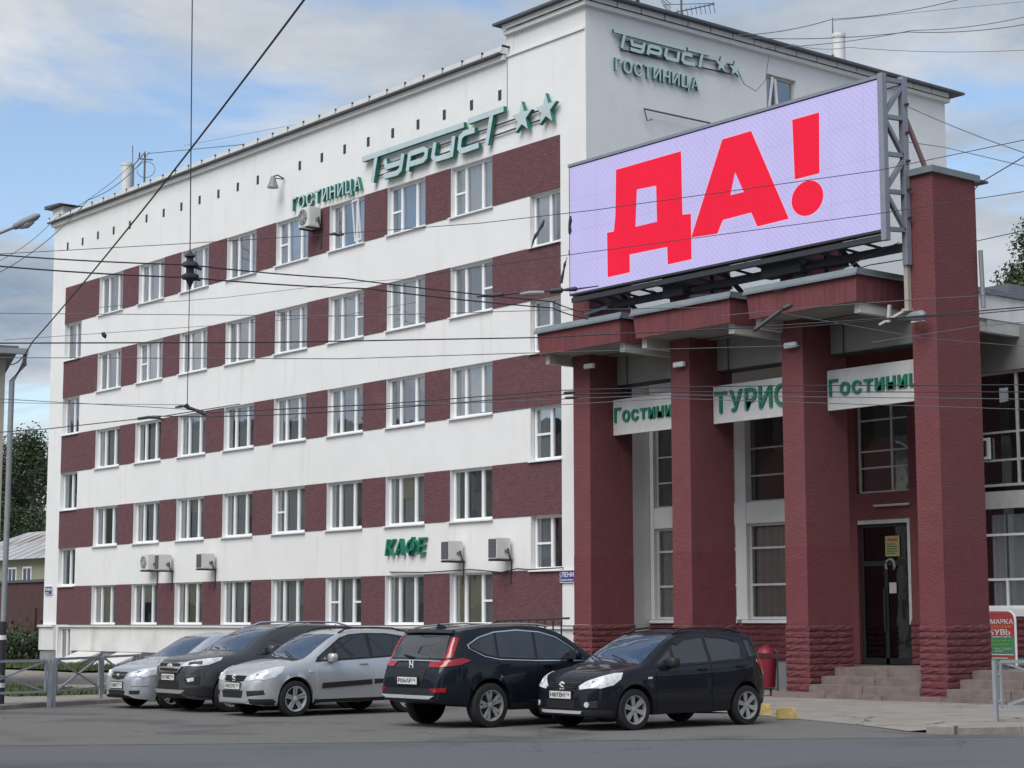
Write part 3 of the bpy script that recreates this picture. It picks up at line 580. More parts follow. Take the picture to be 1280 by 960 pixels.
part('bracket', r, 'dark_metal', lambda b: (b.tube([(0,.1,.16), (.05,.25,.22), (.1,.46,.12)], .025, 5), b.tube([(0.05,.1,.1), (.1,.46,.1)], .02, 5)))
p = at(802, 137, X=.05); r = hotel
q = at(885, 155, X=.05)
part('wall_arm', r, 'wire_grey', lambda b: (b.tube([p+X_*.1, q+X_*.1], .028, 5), b.tube([p+X_*.1, p+Vector((.1,.12,-.32)), p+Vector((.1,.3,-.25))], .02, 5)))

# ---- roof things
def chimney(label, x, y, y2, D, r_, m='ac_white'):
    a = at(x, y2, D=D); t = at(x, y, D=D)
    c = thing('vent_pipe', label, 'chimney', (a.x, a.y, a.z-1.5)); h = t.z-a.z+1.5
    part('shaft', c, m, lambda b: b.tube([(0,0,0), (0,0,h)], r_, 12), 50); part('cap_ring', c, m, lambda b: b.tube([(0,0,h-.12), (0,0,h)], r_*1.1, 12), 50)
chimney('pale vent pipe on the far left part of the roof', 158, 203, 243, 78, .23); chimney('white vent pipe on the roof behind the LED screen', 1049, 41, 84, 62, .22)
r = thing('roof_mast', 'thin roof mast with a crossarm and wires right of the left vent pipe', 'mast', at(180, 243, D=78)-Z_*1)
part('pole', r, 'wire_grey', lambda b: b.tube([(0,0,0), (0,0,2.75)], .045, 6)); part('crossarm', r, 'wire_grey', lambda b: (b.bar((-.25,-.2,2.55), (.3,.2,2.45), .05), b.bar((-.2,-.15,2.55), (-.2,-.15,2.8), .05)))
part('wire_ring', r, 'wire', lambda b: b.tube([(.05+.32*math.cos(t*PI/8), .04+.25*math.cos(t*PI/8), 2.05+.34*math.sin(t*PI/8)) for t in range(17)], .012, 4))
r = thing('roof_mast', 'short grey mast touching the left vent pipe', 'mast', at(165, 243, D=78)-Z_*1)
part('pole', r, 'pole_metal', lambda b: b.tube([(0,0,0), (0,0,2.25)], .08, 6)); part('rod', r, 'wire_grey', lambda b: b.tube([(0,0,2.25), (-.05,0,3.1)], .02, 5)); part('strut', r, 'pole_metal', lambda b: b.tube([(0,0,2.2), (.45,.35,2.8)], .03, 5))
r = thing('roof_mast', 'thin lightning rod beside the white vent pipe behind the LED screen', 'mast', at(1042, 84, D=62)-Z_*1)
part('rod', r, 'wire_grey', lambda b: b.tube([(0,0,0), (0,0,1.5), (0,0,2.7)], [.06,.04,.012], 6)); part('clamp', r, 'dark_metal', lambda b: b.box(-.08,.08,-.08,.08,1.2,1.4))
base = at(852, 34, D=56); r = thing('roof_antenna', 'television antenna with many rods on the roof over the end wall lettering', 'antenna', base-Z_*.6)
e1 = RV.copy(); e1.z = 0; e1.normalize()
part('pole', r, 'wire_grey', lambda b: b.tube([(0,0,0), (0,0,1.9)], .035, 6))
part('boom', r, 'wire_grey', lambda b: (b.tube([-e1*.45+Z_*1.0, e1*1.0+Z_*1.32], .022, 5), b.tube([-e1*.5+Z_*1.3, e1*1.0+Z_*1.34], .012, 4)))
for i in range(9):
    q = -e1*.1+e1*i*.135+Z_*(1.08+i*.03); part('rod', r, 'wire_grey', lambda b: b.tube([q+DV*.25+Z_*.12, q-DV*.25-Z_*(.18+.02*i)], .012, 4))
part('reflector', r, 'wire_grey', lambda b: [b.tube([-e1*(.55)+Z_*(1.3+j*.12)-e1*j*.06, -e1*.3+Z_*(.95+j*.12)], .012, 4) for j in range(4)])
r = thing('vent_pipe', 'small roof vent left of the television antenna', 'vent', at(797, 14, D=55)-Z_*.6)
part('shaft', r, 'dark_metal', lambda b: b.tube([(0,0,0), (0,0,1.1)], .06, 8))

# ================================================================ ENTRANCE HALL WITH PILLARS
hall = thing('entrance_hall', 'maroon entrance hall with four tall pillars, flat canopies and stone steps', 'building')
CX = [1.03, 4.64, 8.27, 12.02]; CWD = .64; CY0, CY1 = -1.40, 0.05; CTOP = 11.12
mat('red_wall_low', (0.162, 0.042, 0.049), 0.9, noise=0.16, nscale=3, bump=0.7, bscale=26)
def stone_mesh(w, d, h, seed):
    r = random.Random(seed); b = MB(); nx = max(2, int(w/.16)); ny = max(2, int(d/.16)); loop = []
    for i in range(nx): loop.append((w*i/nx, 0, 0, -1))
    for i in range(ny): loop.append((w, d*i/ny, 1, 0))
    for i in range(nx): loop.append((w-w*i/nx, d, 0, 1))
    for i in range(ny): loop.append((0, d-d*i/ny, -1, 0))
    n = len(loop); prof = [(0.0, .006), (.16, .022), (.5, .029), (.84, .021), (1.0, .006)]
    vs = [(x+nx_*(o+(r.uniform(-.012,.012) if 0 < k < 4 else 0)), y+ny_*(o+(r.uniform(-.012,.012) if 0 < k < 4 else 0)), h*z) for k, (z, o) in enumerate(prof) for x, y, nx_, ny_ in loop]
    fs = [(k*n+i, k*n+(i+1) % n, (k+1)*n+(i+1) % n, (k+1)*n+i) for k in range(4) for i in range(n)]
    fs += [tuple(range(n))[::-1], tuple(range(4*n, 5*n))]
    b.add(vs, fs); return b.mesh('stone_course', 'red_stone')
SM = [stone_mesh(CWD+.02, CY1-CY0+.02, .140, s) for s in range(4)]
for i, x in enumerate(CX):
    c = link('column', None, hall)
    part('shaft', c, 'red_wall', lambda b: b.box(x, x+CWD, CY0, CY1, 3.35, CTOP))
    part('shaft_foot', c, 'red_wall_low', lambda b: b.box(x-.004, x+CWD+.004, CY0-.004, CY1+.004, 1.62, 3.35))
    for k in range(11): link('stone_course', SM[(k*3+i) % 4], c, (x-.01, CY0-.01, .04+k*.1435))
    part('cap', c, 'galv', lambda b: (b.box(x-.07, x+CWD+.07, CY0-.08, CY1+.10, CTOP, CTOP+.14), b.add([(x-.07,CY0-.08,CTOP+.14),(x+CWD+.07,CY0-.08,CTOP+.14),(x+CWD+.07,CY1+.1,CTOP+.14),(x-.07,CY1+.1,CTOP+.14),(x+CWD/2,(CY0+CY1)/2,CTOP+.2)],[(0,1,4),(1,2,4),(2,3,4),(3,0,4)])))
    if i == 3: part('cap_eave', c, 'roof_dark', lambda b: b.box(x+.1, x+CWD+.09, CY1+.1, CY1+.36, CTOP+.0, CTOP+.05))
# canopies
CF = -2.30; CL = [.67, 4.29, 8.06]; CR = [3.83, 7.54, 11.28]; ZC0, ZC1 = 8.45, 9.03
for i in range(3):
    x0, x1 = CL[i], CR[i]; c = link('canopy', None, hall)
    part('slab', c, 'soffit', lambda b: b.box(x0+.05, x1-.03, CF+.05, 2.19, ZC0+.012, ZC1-.02))
    part('front_fascia', c, 'red_fascia', lambda b: b.add([(x0+.10,CF,ZC0),(x1,CF,ZC0),(x1,CF,ZC1),(x0,CF,ZC1),(x0+.10,CF+.06,ZC0),(x1,CF+.06,ZC0),(x1,CF+.06,ZC1),(x0,CF+.06,ZC1)],
        [(0,1,2,3),(7,6,5,4),(0,4,5,1),(1,5,6,2),(2,6,7,3),(3,7,4,0)]))
    box_part('side_fascia', c, 'red_fascia', x1-.045, x1-.002, CF+.06, .8, ZC0, ZC1); box_part('side_fascia', c, 'red_fascia', x0+.03, x0+.08, CF+.06, .8, ZC0, ZC1)
    part('flashing', c, 'galv', lambda b: (b.add([(x0-.04,CF-.07,ZC1),(x1+.06,CF-.07,ZC1),(x1+.06,CF-.02,ZC1+.14),(x0-.04,CF-.02,ZC1+.14),(x0-.04,.8,ZC1),(x1+.06,.8,ZC1),(x1+.02,.8,ZC1+.14),(x0-.04,.8,ZC1+.14)],
        [(0,1,2,3),(1,5,6,2),(4,0,3,7),(3,2,6,7),(0,4,5,1),(5,4,7,6)]), b.box(x0-.045, x1+.065, CF-.085, CF-.065, ZC1-.03, ZC1+.02)))
    box_part('side_lip', c, 'white_lip', x1-.22, x1-.05, CF+.18, 2.19, ZC0-.22, ZC0+.012); box_part('side_lip', c, 'white_lip', x0+.12, x0+.28, CF+.18, 2.19, ZC0-.22, ZC0+.012)
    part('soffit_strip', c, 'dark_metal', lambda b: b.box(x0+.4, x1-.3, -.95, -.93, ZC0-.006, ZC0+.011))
    part('cross_beam', c, 'soffit', lambda b: b.box(CX[i]+CWD, CX[i+1], -.45, -.05, 7.72, ZC0+.012))
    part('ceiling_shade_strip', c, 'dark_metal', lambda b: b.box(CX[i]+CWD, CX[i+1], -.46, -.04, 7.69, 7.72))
part('side_band', hall, 'plaster', lambda b: b.box(11.22, 11.285, .8, 10, 8.52, 9.08)); part('side_band_low', hall, 'white_lip', lambda b: b.box(11.10, 11.262, 2.195, 10, 8.22, 8.515))
part('roof_slab', hall, 'soffit', lambda b: b.box(.02, 11.215, 2.195, 10, 8.46, 9.0))
part('roof_flashing', hall, 'roof_metal', lambda b: (b.box(.02, 11.36, .81, 10, 9.085, 9.20), b.box(6.0, 11.3, 3.0, 10, 9.2, 9.42)))
# hall walls
YA, YB = 2.20, 3.40; XB = 9.56
ZB_, ZS, ZL0, ZL1, ZU0, ZU1 = .75, 1.66, 1.74, 4.18, 4.72, 7.28
def pier(x0, x1, z0, z1, y, m, nm='wall'): return box_part(nm, hall, m, x0, x1, y, y+.3, z0, z1)
pier(0.02, .16, ZL0, 8.45, YA, 'plaster'); pier(3.22, 3.60, ZL0, 8.45, YA, 'plaster'); pier(6.9, 7.28, .69, 8.45, YA, 'red_wall'); pier(8.88, XB, .69, 8.45, YA, 'red_wall')
pier(7.28, 8.88, 4.10, 4.74, YA, 'red_wall'); pier(7.28, 8.88, 7.26, 8.45, YA, 'red_wall')
for x0, x1 in ((.16, 3.22), (3.60, 6.9)):
    pier(x0, x1, ZU1, 8.45, YA, 'plaster'); pier(x0, x1, ZL1, ZU0, YA+.02, 'plaster', 'spandrel'); pier(x0-.12, x1+.1, ZL0-.09, ZL0-.01, YA-.10, 'pvc', 'sill')
pier(0.02, 6.9, -.1, ZB_, YA+.03, 'grey_paint', 'base_course')
part('return_wall', hall, 'red_wall', lambda b: b.box(XB-.15, XB, YA+.3, YB+.3, .69, 8.45))
pier(XB, 11.5, ZU1+.2, 8.45, YB, 'soffit'); pier(XB, 11.5, 4.28, 4.68, YB, 'frame_old', 'spandrel'); pier(XB, 11.5, 1.80, 1.98, YB-.06, 'pvc', 'sill'); pier(XB, 11.5, .69, .9, YB+.02, 'grey_paint', 'base_course')
part('end_wall', hall, 'plaster', lambda b: b.box(11.5, 11.56, YB, 10, -.1, 8.21)); part('back_wall', hall, 'plaster', lambda b: b.box(.02, 11.2, 9.8, 10, -.1, 8.46))
mat('hall_inside', (0.20, 0.21, 0.19), 0.95, noise=0.2, nscale=1.5)
part('inner_wall', hall, 'hall_inside', lambda b: (b.box(.05, 9.3, YA+1.6, YA+1.65, .0, 8.3), b.box(XB+.02, 11.48, YB+1.5, YB+1.55, .0, 8.3)))
part('inner_floor', hall, 'grey_paint', lambda b: (b.box(.05, 9.3, YA+.31, YA+1.6, .5, .66), b.box(XB+.02, 11.08, YB+.31, YB+1.5, .5, .66)))
# rough stone under the windows
for x0, x1, y, z0, n in ((.02, 6.9, YA-.02, ZB_, 6), (8.88, XB-.02, YA-.03, .69, 7), (XB, 11.5, YB-.02, .90, 6)):
    me = [stone_mesh(x1-x0, .28, .145, 90+s+n) for s in range(3)]
    for k in range(n): link('stone_course', me[k % 3], hall, (x0, y, z0+k*.149))
def glazing(x0, x1, z0, z1, y, vm, hm, m, gl, fw=.06, panes=True):
    """a window unit: frame with mullions vm and transoms hm; every light its own pane"""
    w = part('window', hall, m, lambda b: (b.box(x0, x0+fw, y, y+.08, z0, z1), b.box(x1-fw, x1, y, y+.08, z0, z1), b.box(x0+fw, x1-fw, y, y+.08, z0, z0+fw), b.box(x0+fw, x1-fw, y, y+.08, z1-fw, z1),
        [b.box(v-fw/2, v+fw/2, y+.004, y+.076, z0+fw, z1-fw) for v in vm], [b.box(x0+fw, x1-fw, y+.008, y+.07, h-fw*.4, h+fw*.4) for h in hm]))
    xs = [x0]+list(vm)+[x1]; zs = [z0]+list(hm)+[z1]
    for i in range(len(xs)-1):
        for j in range(len(zs)-1):
            MB().quad((xs[i]+.02,y+.04,zs[j]+.02), (xs[i+1]-.02,y+.04,zs[j]+.02), (xs[i+1]-.02,y+.04,zs[j+1]-.02), (xs[i]+.02,y+.04,zs[j+1]-.02)).build('pane', gl, w)
    return w
def hall_curtain(w, x0, x1, z0, z1, y, m):
    r = random.Random(int(x0*100)); b = MB(); n = int((x1-x0)/.05); vs = [(x0+(x1-x0)*i/n, y+.05*math.sin(i*1.25+r.random()*.5), z) for z in (z0, z1) for i in range(n+1)]
    b.add(vs, [(i, i+1, n+2+i, n+1+i) for i in range(n)]); b.build('curtain', m, w, 60)
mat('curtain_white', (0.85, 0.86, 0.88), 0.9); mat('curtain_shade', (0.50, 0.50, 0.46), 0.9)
for x0, x1, vm in ((.16, 3.22, (1.7,)), (3.60, 6.9, (5.2,))):
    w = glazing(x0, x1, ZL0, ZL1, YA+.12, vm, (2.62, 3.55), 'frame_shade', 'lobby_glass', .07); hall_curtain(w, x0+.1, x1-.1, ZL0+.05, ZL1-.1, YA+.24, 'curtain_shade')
    glazing(x0, x1, ZU0, ZU1, YA+.14, vm, (5.40, 6.1), 'frame_old', 'lobby_glass', .05)
w = glazing(XB, 11.5, 1.98, 4.36, YB+.1, (11.3,), (2.65, 3.68), 'pvc', 'lobby_glass', .07)
part('mullion', w, 'pvc', lambda b: b.box(10.58, 10.63, YB+.104, YB+.17, 2.05, 2.63))
hall_curtain(w, 10.15, 10.50, 2.0, 4.15, YB+.22, 'curtain_white'); hall_curtain(w, 10.60, 11.4, 2.0, 4.15, YB+.22, 'curtain_white')
w = glazing(XB, 11.5, 4.80, ZU1+.2, YB+.1, (11.03,), (5.41, 6.06), 'frame_old', 'lobby_glass', .06)
part('window_fan', w, 'pvc', lambda b: (b.box(10.0, 10.06, YB+.03, YB+.1, 5.45, 5.95), b.box(10.22, 10.28, YB+.03, YB+.1, 5.45, 5.95), b.box(10.06, 10.22, YB+.03, YB+.1, 5.45, 5.51), b.box(10.06, 10.22, YB+.03, YB+.1, 5.89, 5.95)))
glazing(7.28, 8.88, 4.74, 7.26, YA+.12, (8.30,), (5.35, 5.75, 6.5), 'frame_old', 'lobby_glass', .05)
# door
DZ0, DZ1 = .69, 4.00
d = part('door', hall, 'trim_black', lambda b: (b.box(7.30, 7.38, YA+.1, YA+.16, DZ0, DZ1), b.box(8.72, 8.80, YA+.1, YA+.16, DZ0, DZ1), b.box(7.38, 8.72, YA+.1, YA+.16, DZ1-.08, DZ1), b.box(7.38, 8.72, YA+.1, YA+.16, 3.0, 3.12), b.box(8.0, 8.1, YA+.1, YA+.16, DZ0, 3.0), b.box(7.38, 8.72, YA+.1, YA+.16, DZ0, DZ0+.14)))
for x0, x1, z0, z1 in ((7.38, 8.0, DZ0+.14, 3.0), (8.1, 8.72, DZ0+.14, 3.0), (7.38, 8.72, 3.12, DZ1-.08)): MB().quad((x0,YA+.13,z0), (x1,YA+.13,z0), (x1,YA+.13,z1), (x0,YA+.13,z1)).build('pane', 'door_glass', d)
part('door_trim', d, 'frame_old', lambda b: (b.box(7.28, 8.86, YA+.02, YA+.1, DZ1, DZ1+.10), b.box(8.78, 8.86, YA+.02, YA+.1, 1.62, DZ1)))
part('handle', d, 'chrome', lambda b: b.tube([(8.02,YA+.04,1.45), (8.02,YA+.04,2.45)], .02, 6))
part('notice', d, 'yellow_notice', lambda b: b.box(8.05, 8.48, YA+.10, YA+.106, 3.22, 3.70)); part('notice', d, 'frame_old', lambda b: b.box(8.15, 8.36, YA+.09, YA+.097, 2.35, 2.6)); part('notice_print', d, 'red_print', lambda b: b.box(8.12, 8.42, YA+.094, YA+.0995, 3.58, 3.64))
part('notice_lines', d, 'print_black', lambda b: [b.box(8.10, 8.10+.32*q, YA+.094, YA+.0995, 3.28+k*.055, 3.295+k*.055) for k, q in enumerate((.8, 1, .9, 1, .7))])
part('wreath', d, 'soffit', lambda b: b.tube([(8.20+.13*math.cos(t*PI/10), YA+.08, 3.0+.15*math.sin(t*PI/10)) for t in range(-2, 13)], .03, 5))
part('tube_lamp', hall, 'frame_old', lambda b: b.tube([(7.9,YA-.1,4.42), (8.95,YA-.1,4.42)], .03, 6))
# steps and landing
for x0, x1 in ((8.93, 12.0), (12.68, 19)):
    for z0, z1, y0, y1 in ((.15, .325, -1.47, -1.0), (.325, .50, -1.05, -.6), (.50, .68, -.62, YB if x0 < 9 else 2.2)):
        n = max(1, round((x1-x0)/1.55)); w = (x1-x0)/n
        for k in range(n):
            part('step_slab', hall, 'step_stone', lambda b: rbox(b, x0+k*w+.004, x0+(k+1)*w-.004, y0+R_.uniform(-.01, .01), y1, z0-.03, z1+R_.uniform(-.005, .005), .012))
for k in range(7): part('step_slab', hall, 'step_stone', lambda b: rbox(b, 8.0+k*1.57+.004, 8.0+(k+1)*1.57-.004, -1.66+R_.uniform(-.01, .01), -1.2, -.05, .15+R_.uniform(-.004, .004), .012))
part('landing', hall, 'step_stone', lambda b: (b.box(8.93, 12.0, .0, 3.38, .2, .675), b.box(6.9, 8.93, .1, 2.19, .0, .672), b.box(12.0, 19, 1.0, 3.6, .2, .672)))
# ducts at the big pillar
part('cable_duct', hall, 'cream_pipe', lambda b: (b.box(11.93, 12.03, -1.52, -1.41, 8.28, 9.72), b.box(11.86, 12.06, -1.54, -1.40, 8.22, 8.28)))
part('bracket', hall, 'frame_old', lambda b: (b.bar((11.3,-1.6,8.0), (11.95,-1.5,8.25), .05), b.bar((11.55,-1.6,8.02), (11.55,-1.55,8.4), .06)))
part('column_downpipe', hall, 'pole_metal', lambda b: b.tube([(12.75,.05,9.6), (12.76,.08,8.35)], .05, 6))

# ---- hanging boards and pillar lamps
for i, (word, hh, zz_, lab) in enumerate((('Гостиница', .36, 6.75, 'white board with small green word Гостиница between the first and second pillars'), ('ТУРИСТ', .50, 6.67, 'white board with larger green capitals ТУРИСТ between the second and third pillars'), ('Гостиница', .36, 6.75, 'white board with green word Гостиница over the door, between the third and fourth pillars'))):
    x0 = CX[i]+CWD+.02; x1 = CX[i+1]-.02
    r = thing('hanging_board', lab, 'sign', (0,0,0), 0, 'boards hung between the pillars')
    part('panel', r, 'board_white', lambda b: b.box(x0, x1, -.62, -.54, 6.42, 7.33)); part('panel_joint', r, 'frame_old', lambda b: b.box(x0+1.0, x0+1.008, -.623, -.62, 6.42, 7.33))
    for xx in (x0+.4, x1-.4): part('hanger', r, 'dark_metal', lambda b: b.bar((xx,-.50,7.33), (xx,-.50,8.5), .018))
    text(r, word, Vector((x0+.08, -.621, zz_)), X_, Z_, x1-x0-(.06 if i == 1 else .18), hh, .05, 'sign_green', 'sign_side', .016, gap=.13)
for i, (px, py) in enumerate(((734, 458), (846, 456), (985, 432))):
    p = at(px, py, Y=CY0-.1); r = thing('pillar_lamp', f'small white lamp bar near the top of the {["first", "second", "third"][i]} pillar from the left', 'lamp', p, 0, 'lamps on the pillars')
    part('housing', r, 'white_paint', lambda b: rbox(b, -.10, .26, -.05, .05, -.06, .06, .015)); part('arm', r, 'dark_metal', lambda b: b.bar((-.05,0,0), (-.05,.1,.02), .04)); part('lens', r, 'soffit', lambda b: b.box(-.06, .22, -.04, .04, -.068, -.06))
p = at(1147, 399, Y=CY0-.12); r = thing('pillar_lamp', 'larger grey floodlight on the front of the tall right pillar', 'lamp', p, 0, 'lamps on the pillars')
part('housing', r, 'lamp_grey', lambda b: b.tube([(-.16,-.12,.05), (-.02,-.14,.05), (.28,-.2,.02), (.36,-.22,.0)], [.05,.10,.12,.05], 8), 50); part('arm', r, 'dark_metal', lambda b: b.bar((-.1,.12,.0), (-.1,-.12,.05), .04)); part('lens', r, 'white_paint', lambda b: b.box(0, .3, -.22, -.12, -.09, -.075))

# ================================================================ LED SCREEN
YS = -2.2
A = at(711.5, 209, Y=YS); Bq = at(1098.5, 101, Y=YS); Cq = at(713, 364, Y=YS); Dq = at(1100, 291, Y=YS)
LX0, LX1, LZ0, LZ1 = (A.x+Cq.x)/2, (Bq.x+Dq.x)/2, (Cq.z+Dq.z)/2, (A.z+Bq.z)/2
led = thing('led_screen', 'big LED screen showing red letters ДА! on lilac, on a grey truss over the entrance', 'screen')
part('cabinet', led, 'dark_metal', lambda b: b.box(LX0-.03, LX1+.03, YS+.004, YS+.20, LZ0-.05, LZ1+.03))
part('top_trim', led, 'truss', lambda b: b.box(LX0-.05, LX1+.05, YS-.02, YS+.22, LZ1+.03, LZ1+.10))
part('display', led, 'led_lilac', lambda b: b.quad((LX0,YS,LZ0), (LX1,YS,LZ0), (LX1,YS,LZ1), (LX0,YS,LZ1)))
def scr(c, s, pts): return [(p.x, p.z) for p in (at(c[0]+x/s, c[1]+y/s, Y=YS) for x, y in pts)]
c6 = ((700, 90), 3.554); c3 = ((600, 0), 3.2); c4 = ((960, 0), 3.2)
LD = [scr(*c6, [(250,435), (538,352), (545,634), (582,630), (585,832), (480,855), (477,777), (310,811), (311,890), (213,912), (210,714), (240,709), (247,640)]), scr(*c6, [(342,522), (428,505), (432,665), (336,688)])]
LA = [scr(*c3, [(846,950), (970,558), (1085,524), (1236,875), (1110,906), (1086,850), (972,880), (950,935)]), scr(*c3, [(1021,688), (1056,768), (1002,781)])]
LE = [scr(*c4, [(98,480), (205,450), (206,693), (108,718)])]
cc = at(960+158/3.2, 793/3.2, Y=YS); er = at(960+222/3.2, 790/3.2, Y=YS); et = at(960+158/3.2, 723/3.2, Y=YS)
LDOT = [[(cc.x+(er.x-cc.x)*math.cos(t*PI/16), cc.z+(et.z-cc.z)*math.sin(t*PI/16)) for t in range(32)]]
def clean(lps):
    o_ = []
    for k, l in enumerate(lps):
        ar = sum(l[i][0]*l[(i+1) % len(l)][1]-l[(i+1) % len(l)][0]*l[i][1] for i in range(len(l))); o_.append(l if (ar > 0) == (k == 0) else l[::-1])
    return o_
def grow(lp, d):
    n = len(lp); ar = sum(lp[i][0]*lp[(i+1) % n][1]-lp[(i+1) % n][0]*lp[i][1] for i in range(n)); sg = 1 if ar > 0 else -1; o_ = []
    for i in range(n):
        p0, p1, p2 = (Vector(lp[(i+k) % n]) for k in (-1, 0, 1)); a = (p1-p0).normalized(); c = (p2-p1).normalized()
        na = Vector((a.y, -a.x))*sg; nc = Vector((c.y, -c.x))*sg; m = (na+nc).normalized(); o_.append(tuple(p1+m*d/max(.4, m.dot(na))))
    return o_
for lp in (LD, LA, LE, LDOT):
    lp = clean(lp); big = [grow(lp[0], .022)]+[grow(l, -.035 if False else .0) for l in lp[1:]]
    MB().prism(big, Vector((0,YS,0)), X_, Z_, -Y_, .002, .003, 0, 0).build('letter_rim', 'led_rim', led)
    MB().prism(lp, Vector((0,YS,0)), X_, Z_, -Y_, .004, .008, 0, 0).build('letter', 'led_red', led)
# truss at the right end and behind
XT = LX1+.10; Y0t, Y1t = YS+.02, -1.50
part('truss_chord', led, 'truss', lambda b: b.bar((XT,Y0t,LZ0-.25), (XT,Y0t,LZ1+.12), .14)); part('truss_chord', led, 'truss', lambda b: b.bar((XT,Y1t,LZ0-.7), (XT,Y1t,LZ1+.16), .14))
part('module_teeth', led, 'dark_metal', lambda b: [b.box(LX1+.03, LX1+.07, YS+.02, YS+.14, LZ0+k*.27, LZ0+.13+k*.27) for k in range(12)])
nb = 4; hz = (LZ1-LZ0)/nb
for k in range(nb+1): part('truss_rung', led, 'truss', lambda b: b.bar((XT,Y0t,LZ0+k*hz), (XT,Y1t,LZ0+k*hz+.05), .09))
for k in range(nb): part('truss_diagonal', led, 'truss', lambda b: b.bar((XT,Y0t if k % 2 else Y1t,LZ0+k*hz), (XT,Y1t if k % 2 else Y0t,LZ0+(k+1)*hz), .09))
for xx in (LX0+.3, LX0+3.2, LX0+6.7):
    part('truss_chord', led, 'dark_metal', lambda b: b.bar((xx,Y1t+.02,LZ0-.45), (xx,Y1t+.02,LZ1), .12)); part('truss_rung', led, 'dark_metal', lambda b: (b.bar((xx,YS+.2,LZ0-.02), (xx,Y1t,LZ0-.1), .08), b.bar((xx,YS+.2,LZ1-.2), (xx,Y1t,LZ1-.2), .08)))
part('lower_beam', led, 'dark_metal', lambda b: b.bar((LX0+.9,Y1t,9.58), (XT,Y1t,9.60), .13, .17)); part('lower_beam', led, 'dark_metal', lambda b: b.bar((LX0,YS+.1,LZ0-.16), (XT,YS+.1,LZ0-.16), .12, .12))
part('top_beam', led, 'truss', lambda b: b.bar((LX0,Y1t,LZ1), (XT,Y1t,LZ1+.05), .10))
for k in range(15):
    x = LX0+.2+k*(LX1-LX0-.4)/15; part('frame_lattice', led, 'dark_metal', lambda b: b.bar((x,YS+.1,LZ0-.1), (x+.34,Y1t,LZ0-.26), .05))
for k in range(3):
    x = LX0+.15+k*3.6; part('leg', led, 'dark_metal', lambda b: (b.bar((x+.9,Y1t,LZ0), (x+1.3,-1.0,9.2), .10), b.bar((x+.25,-1.1,9.1), (x+.25,-1.1,9.95), .12), b.bar((x,-1.6,9.55), (x+.9,-1.15,9.55), .1)))
for q in (((LX0+.05,-1.75,9.42), (LX0+.9,-1.75,9.50), .06), ((LX0+3.6,-1.5,9.42), (LX0+4.6,-1.3,9.36), .07), ((LX0+6.9,-1.5,9.60), (LX0+7.5,-1.5,9.58), .06)): part('panel_box', led, 'galv', lambda b: b.bar(*q))
for q in ((LX0+2.9, LX0+3.6, -1.75, -1.45, 9.45, 9.9), (LX0+6.2, LX0+7.4, -1.8, -1.45, 9.45, 9.95), (LX0+7.0, LX0+7.3, -1.6, -1.5, 9.2, 9.5)): box_part('power_box', led, 'dark_metal', *q)
part('brace_pipe', led, 'pink_pipe', lambda b: b.tube([(XT-.02,Y1t-.0,12.58), (12.1,-.85,11.30)], .055, 8))
part('steps_on_chord', led, 'dark_metal', lambda b: [b.bar((XT,Y1t,10.2+k*.62), (XT+.16,Y1t-.02,10.2+k*.62), .05) for k in range(5)])
part('loose_cable', led, 'wire', lambda b: (b.tube([(11.9,-1.6,9.7), (11.2,-1.9,9.45), (10.9,-2.0,9.3), (10.2,-2.33,9.1), (9.0,-2.4,8.95)], .012, 4), b.tube([(10.2,-1.6,9.75), (10.3,-1.5,9.3), (11.0,-1.5,9.36), (11.9,-1.45,9.35)], .012, 4), b.tube([(4.2,-1.7,9.45), (4.4,-1.8,9.7), (4.9,-1.7,9.45), (5.4,-1.8,9.75), (5.6,-1.6,9.5)], .01, 4), b.tube([(2.0,-2.1,9.75), (2.3,-2.1,9.95), (2.5,-2.1,9.7), (2.8,-2.1,9.95), (3.1,-2.1,9.72), (3.4,-2.1,9.9)], .03, 5)))

# ================================================================ STREET FURNITURE
def fence(label, pts, z0, ztop, cross=True):
    """grey pedestrian guard rail: posts, two rails and a crossed infill per bay"""
    r = thing('pedestrian_fence', label, 'fence', (0,0,0), 0, 'pedestrian guard rails')
    P = [Vector((p[0], p[1], 0)) for p in pts]
    for p in P: part('post', r, 'fence_grey', lambda b: b.box(p.x-.032, p.x+.032, p.y-.032, p.y+.032, z0-.1, ztop+.03))
    for a, c in zip(P, P[1:]):
        q = (c-a).normalized()*.10; A = a+q; C_ = c-q; zl = z0+.22
        part('rail', r, 'fence_grey', lambda b: b.bar(A+Z_*ztop, C_+Z_*ztop, .05)); part('rail', r, 'fence_grey', lambda b: b.bar(A+Z_*zl, C_+Z_*zl, .045))
        for e in (A, C_): part('stile', r, 'fence_grey', lambda b: b.bar(e+Z_*zl, e+Z_*ztop, .04))
        part('foot_bracket', r, 'fence_grey', lambda b: (b.bar(a+Z_*(ztop-.2), A+Z_*(ztop-.2), .03), b.bar(a+Z_*(zl+.1), A+Z_*(zl+.1), .03), b.bar(c+Z_*(ztop-.2), C_+Z_*(ztop-.2), .03)))
        m = (A+C_)/2
        for s, e in ((A, C_), (C_, A)): part('cross_bar', r, 'fence_grey', lambda b: (b.bar(s+Z_*(zl+.03)+(e-s)*.04, e+Z_*(ztop-.03)-(e-s)*.04, .035)))
    return r
fence('grey rail fence with crossed bars at the far left, running out of the picture', [(1.63,-15.9), (2.05,-18.0), (2.9,-20.2)], .10, .94)
fence('grey rail fence with crossed bars between the left kerb and the silver saloon', [(1.58,-15.78), (.10,-14.0), (-1.45,-12.3), (-3.0,-10.6)], .10, .96)
F0 = Vector((18.43,-7.55,0)); f = fence('grey rail fence on the pavement corner at the right edge of the picture', [tuple(F0.xy), tuple((F0+SD*2.4).xy), tuple((F0+SD*4.8).xy)], .12, 1.06)
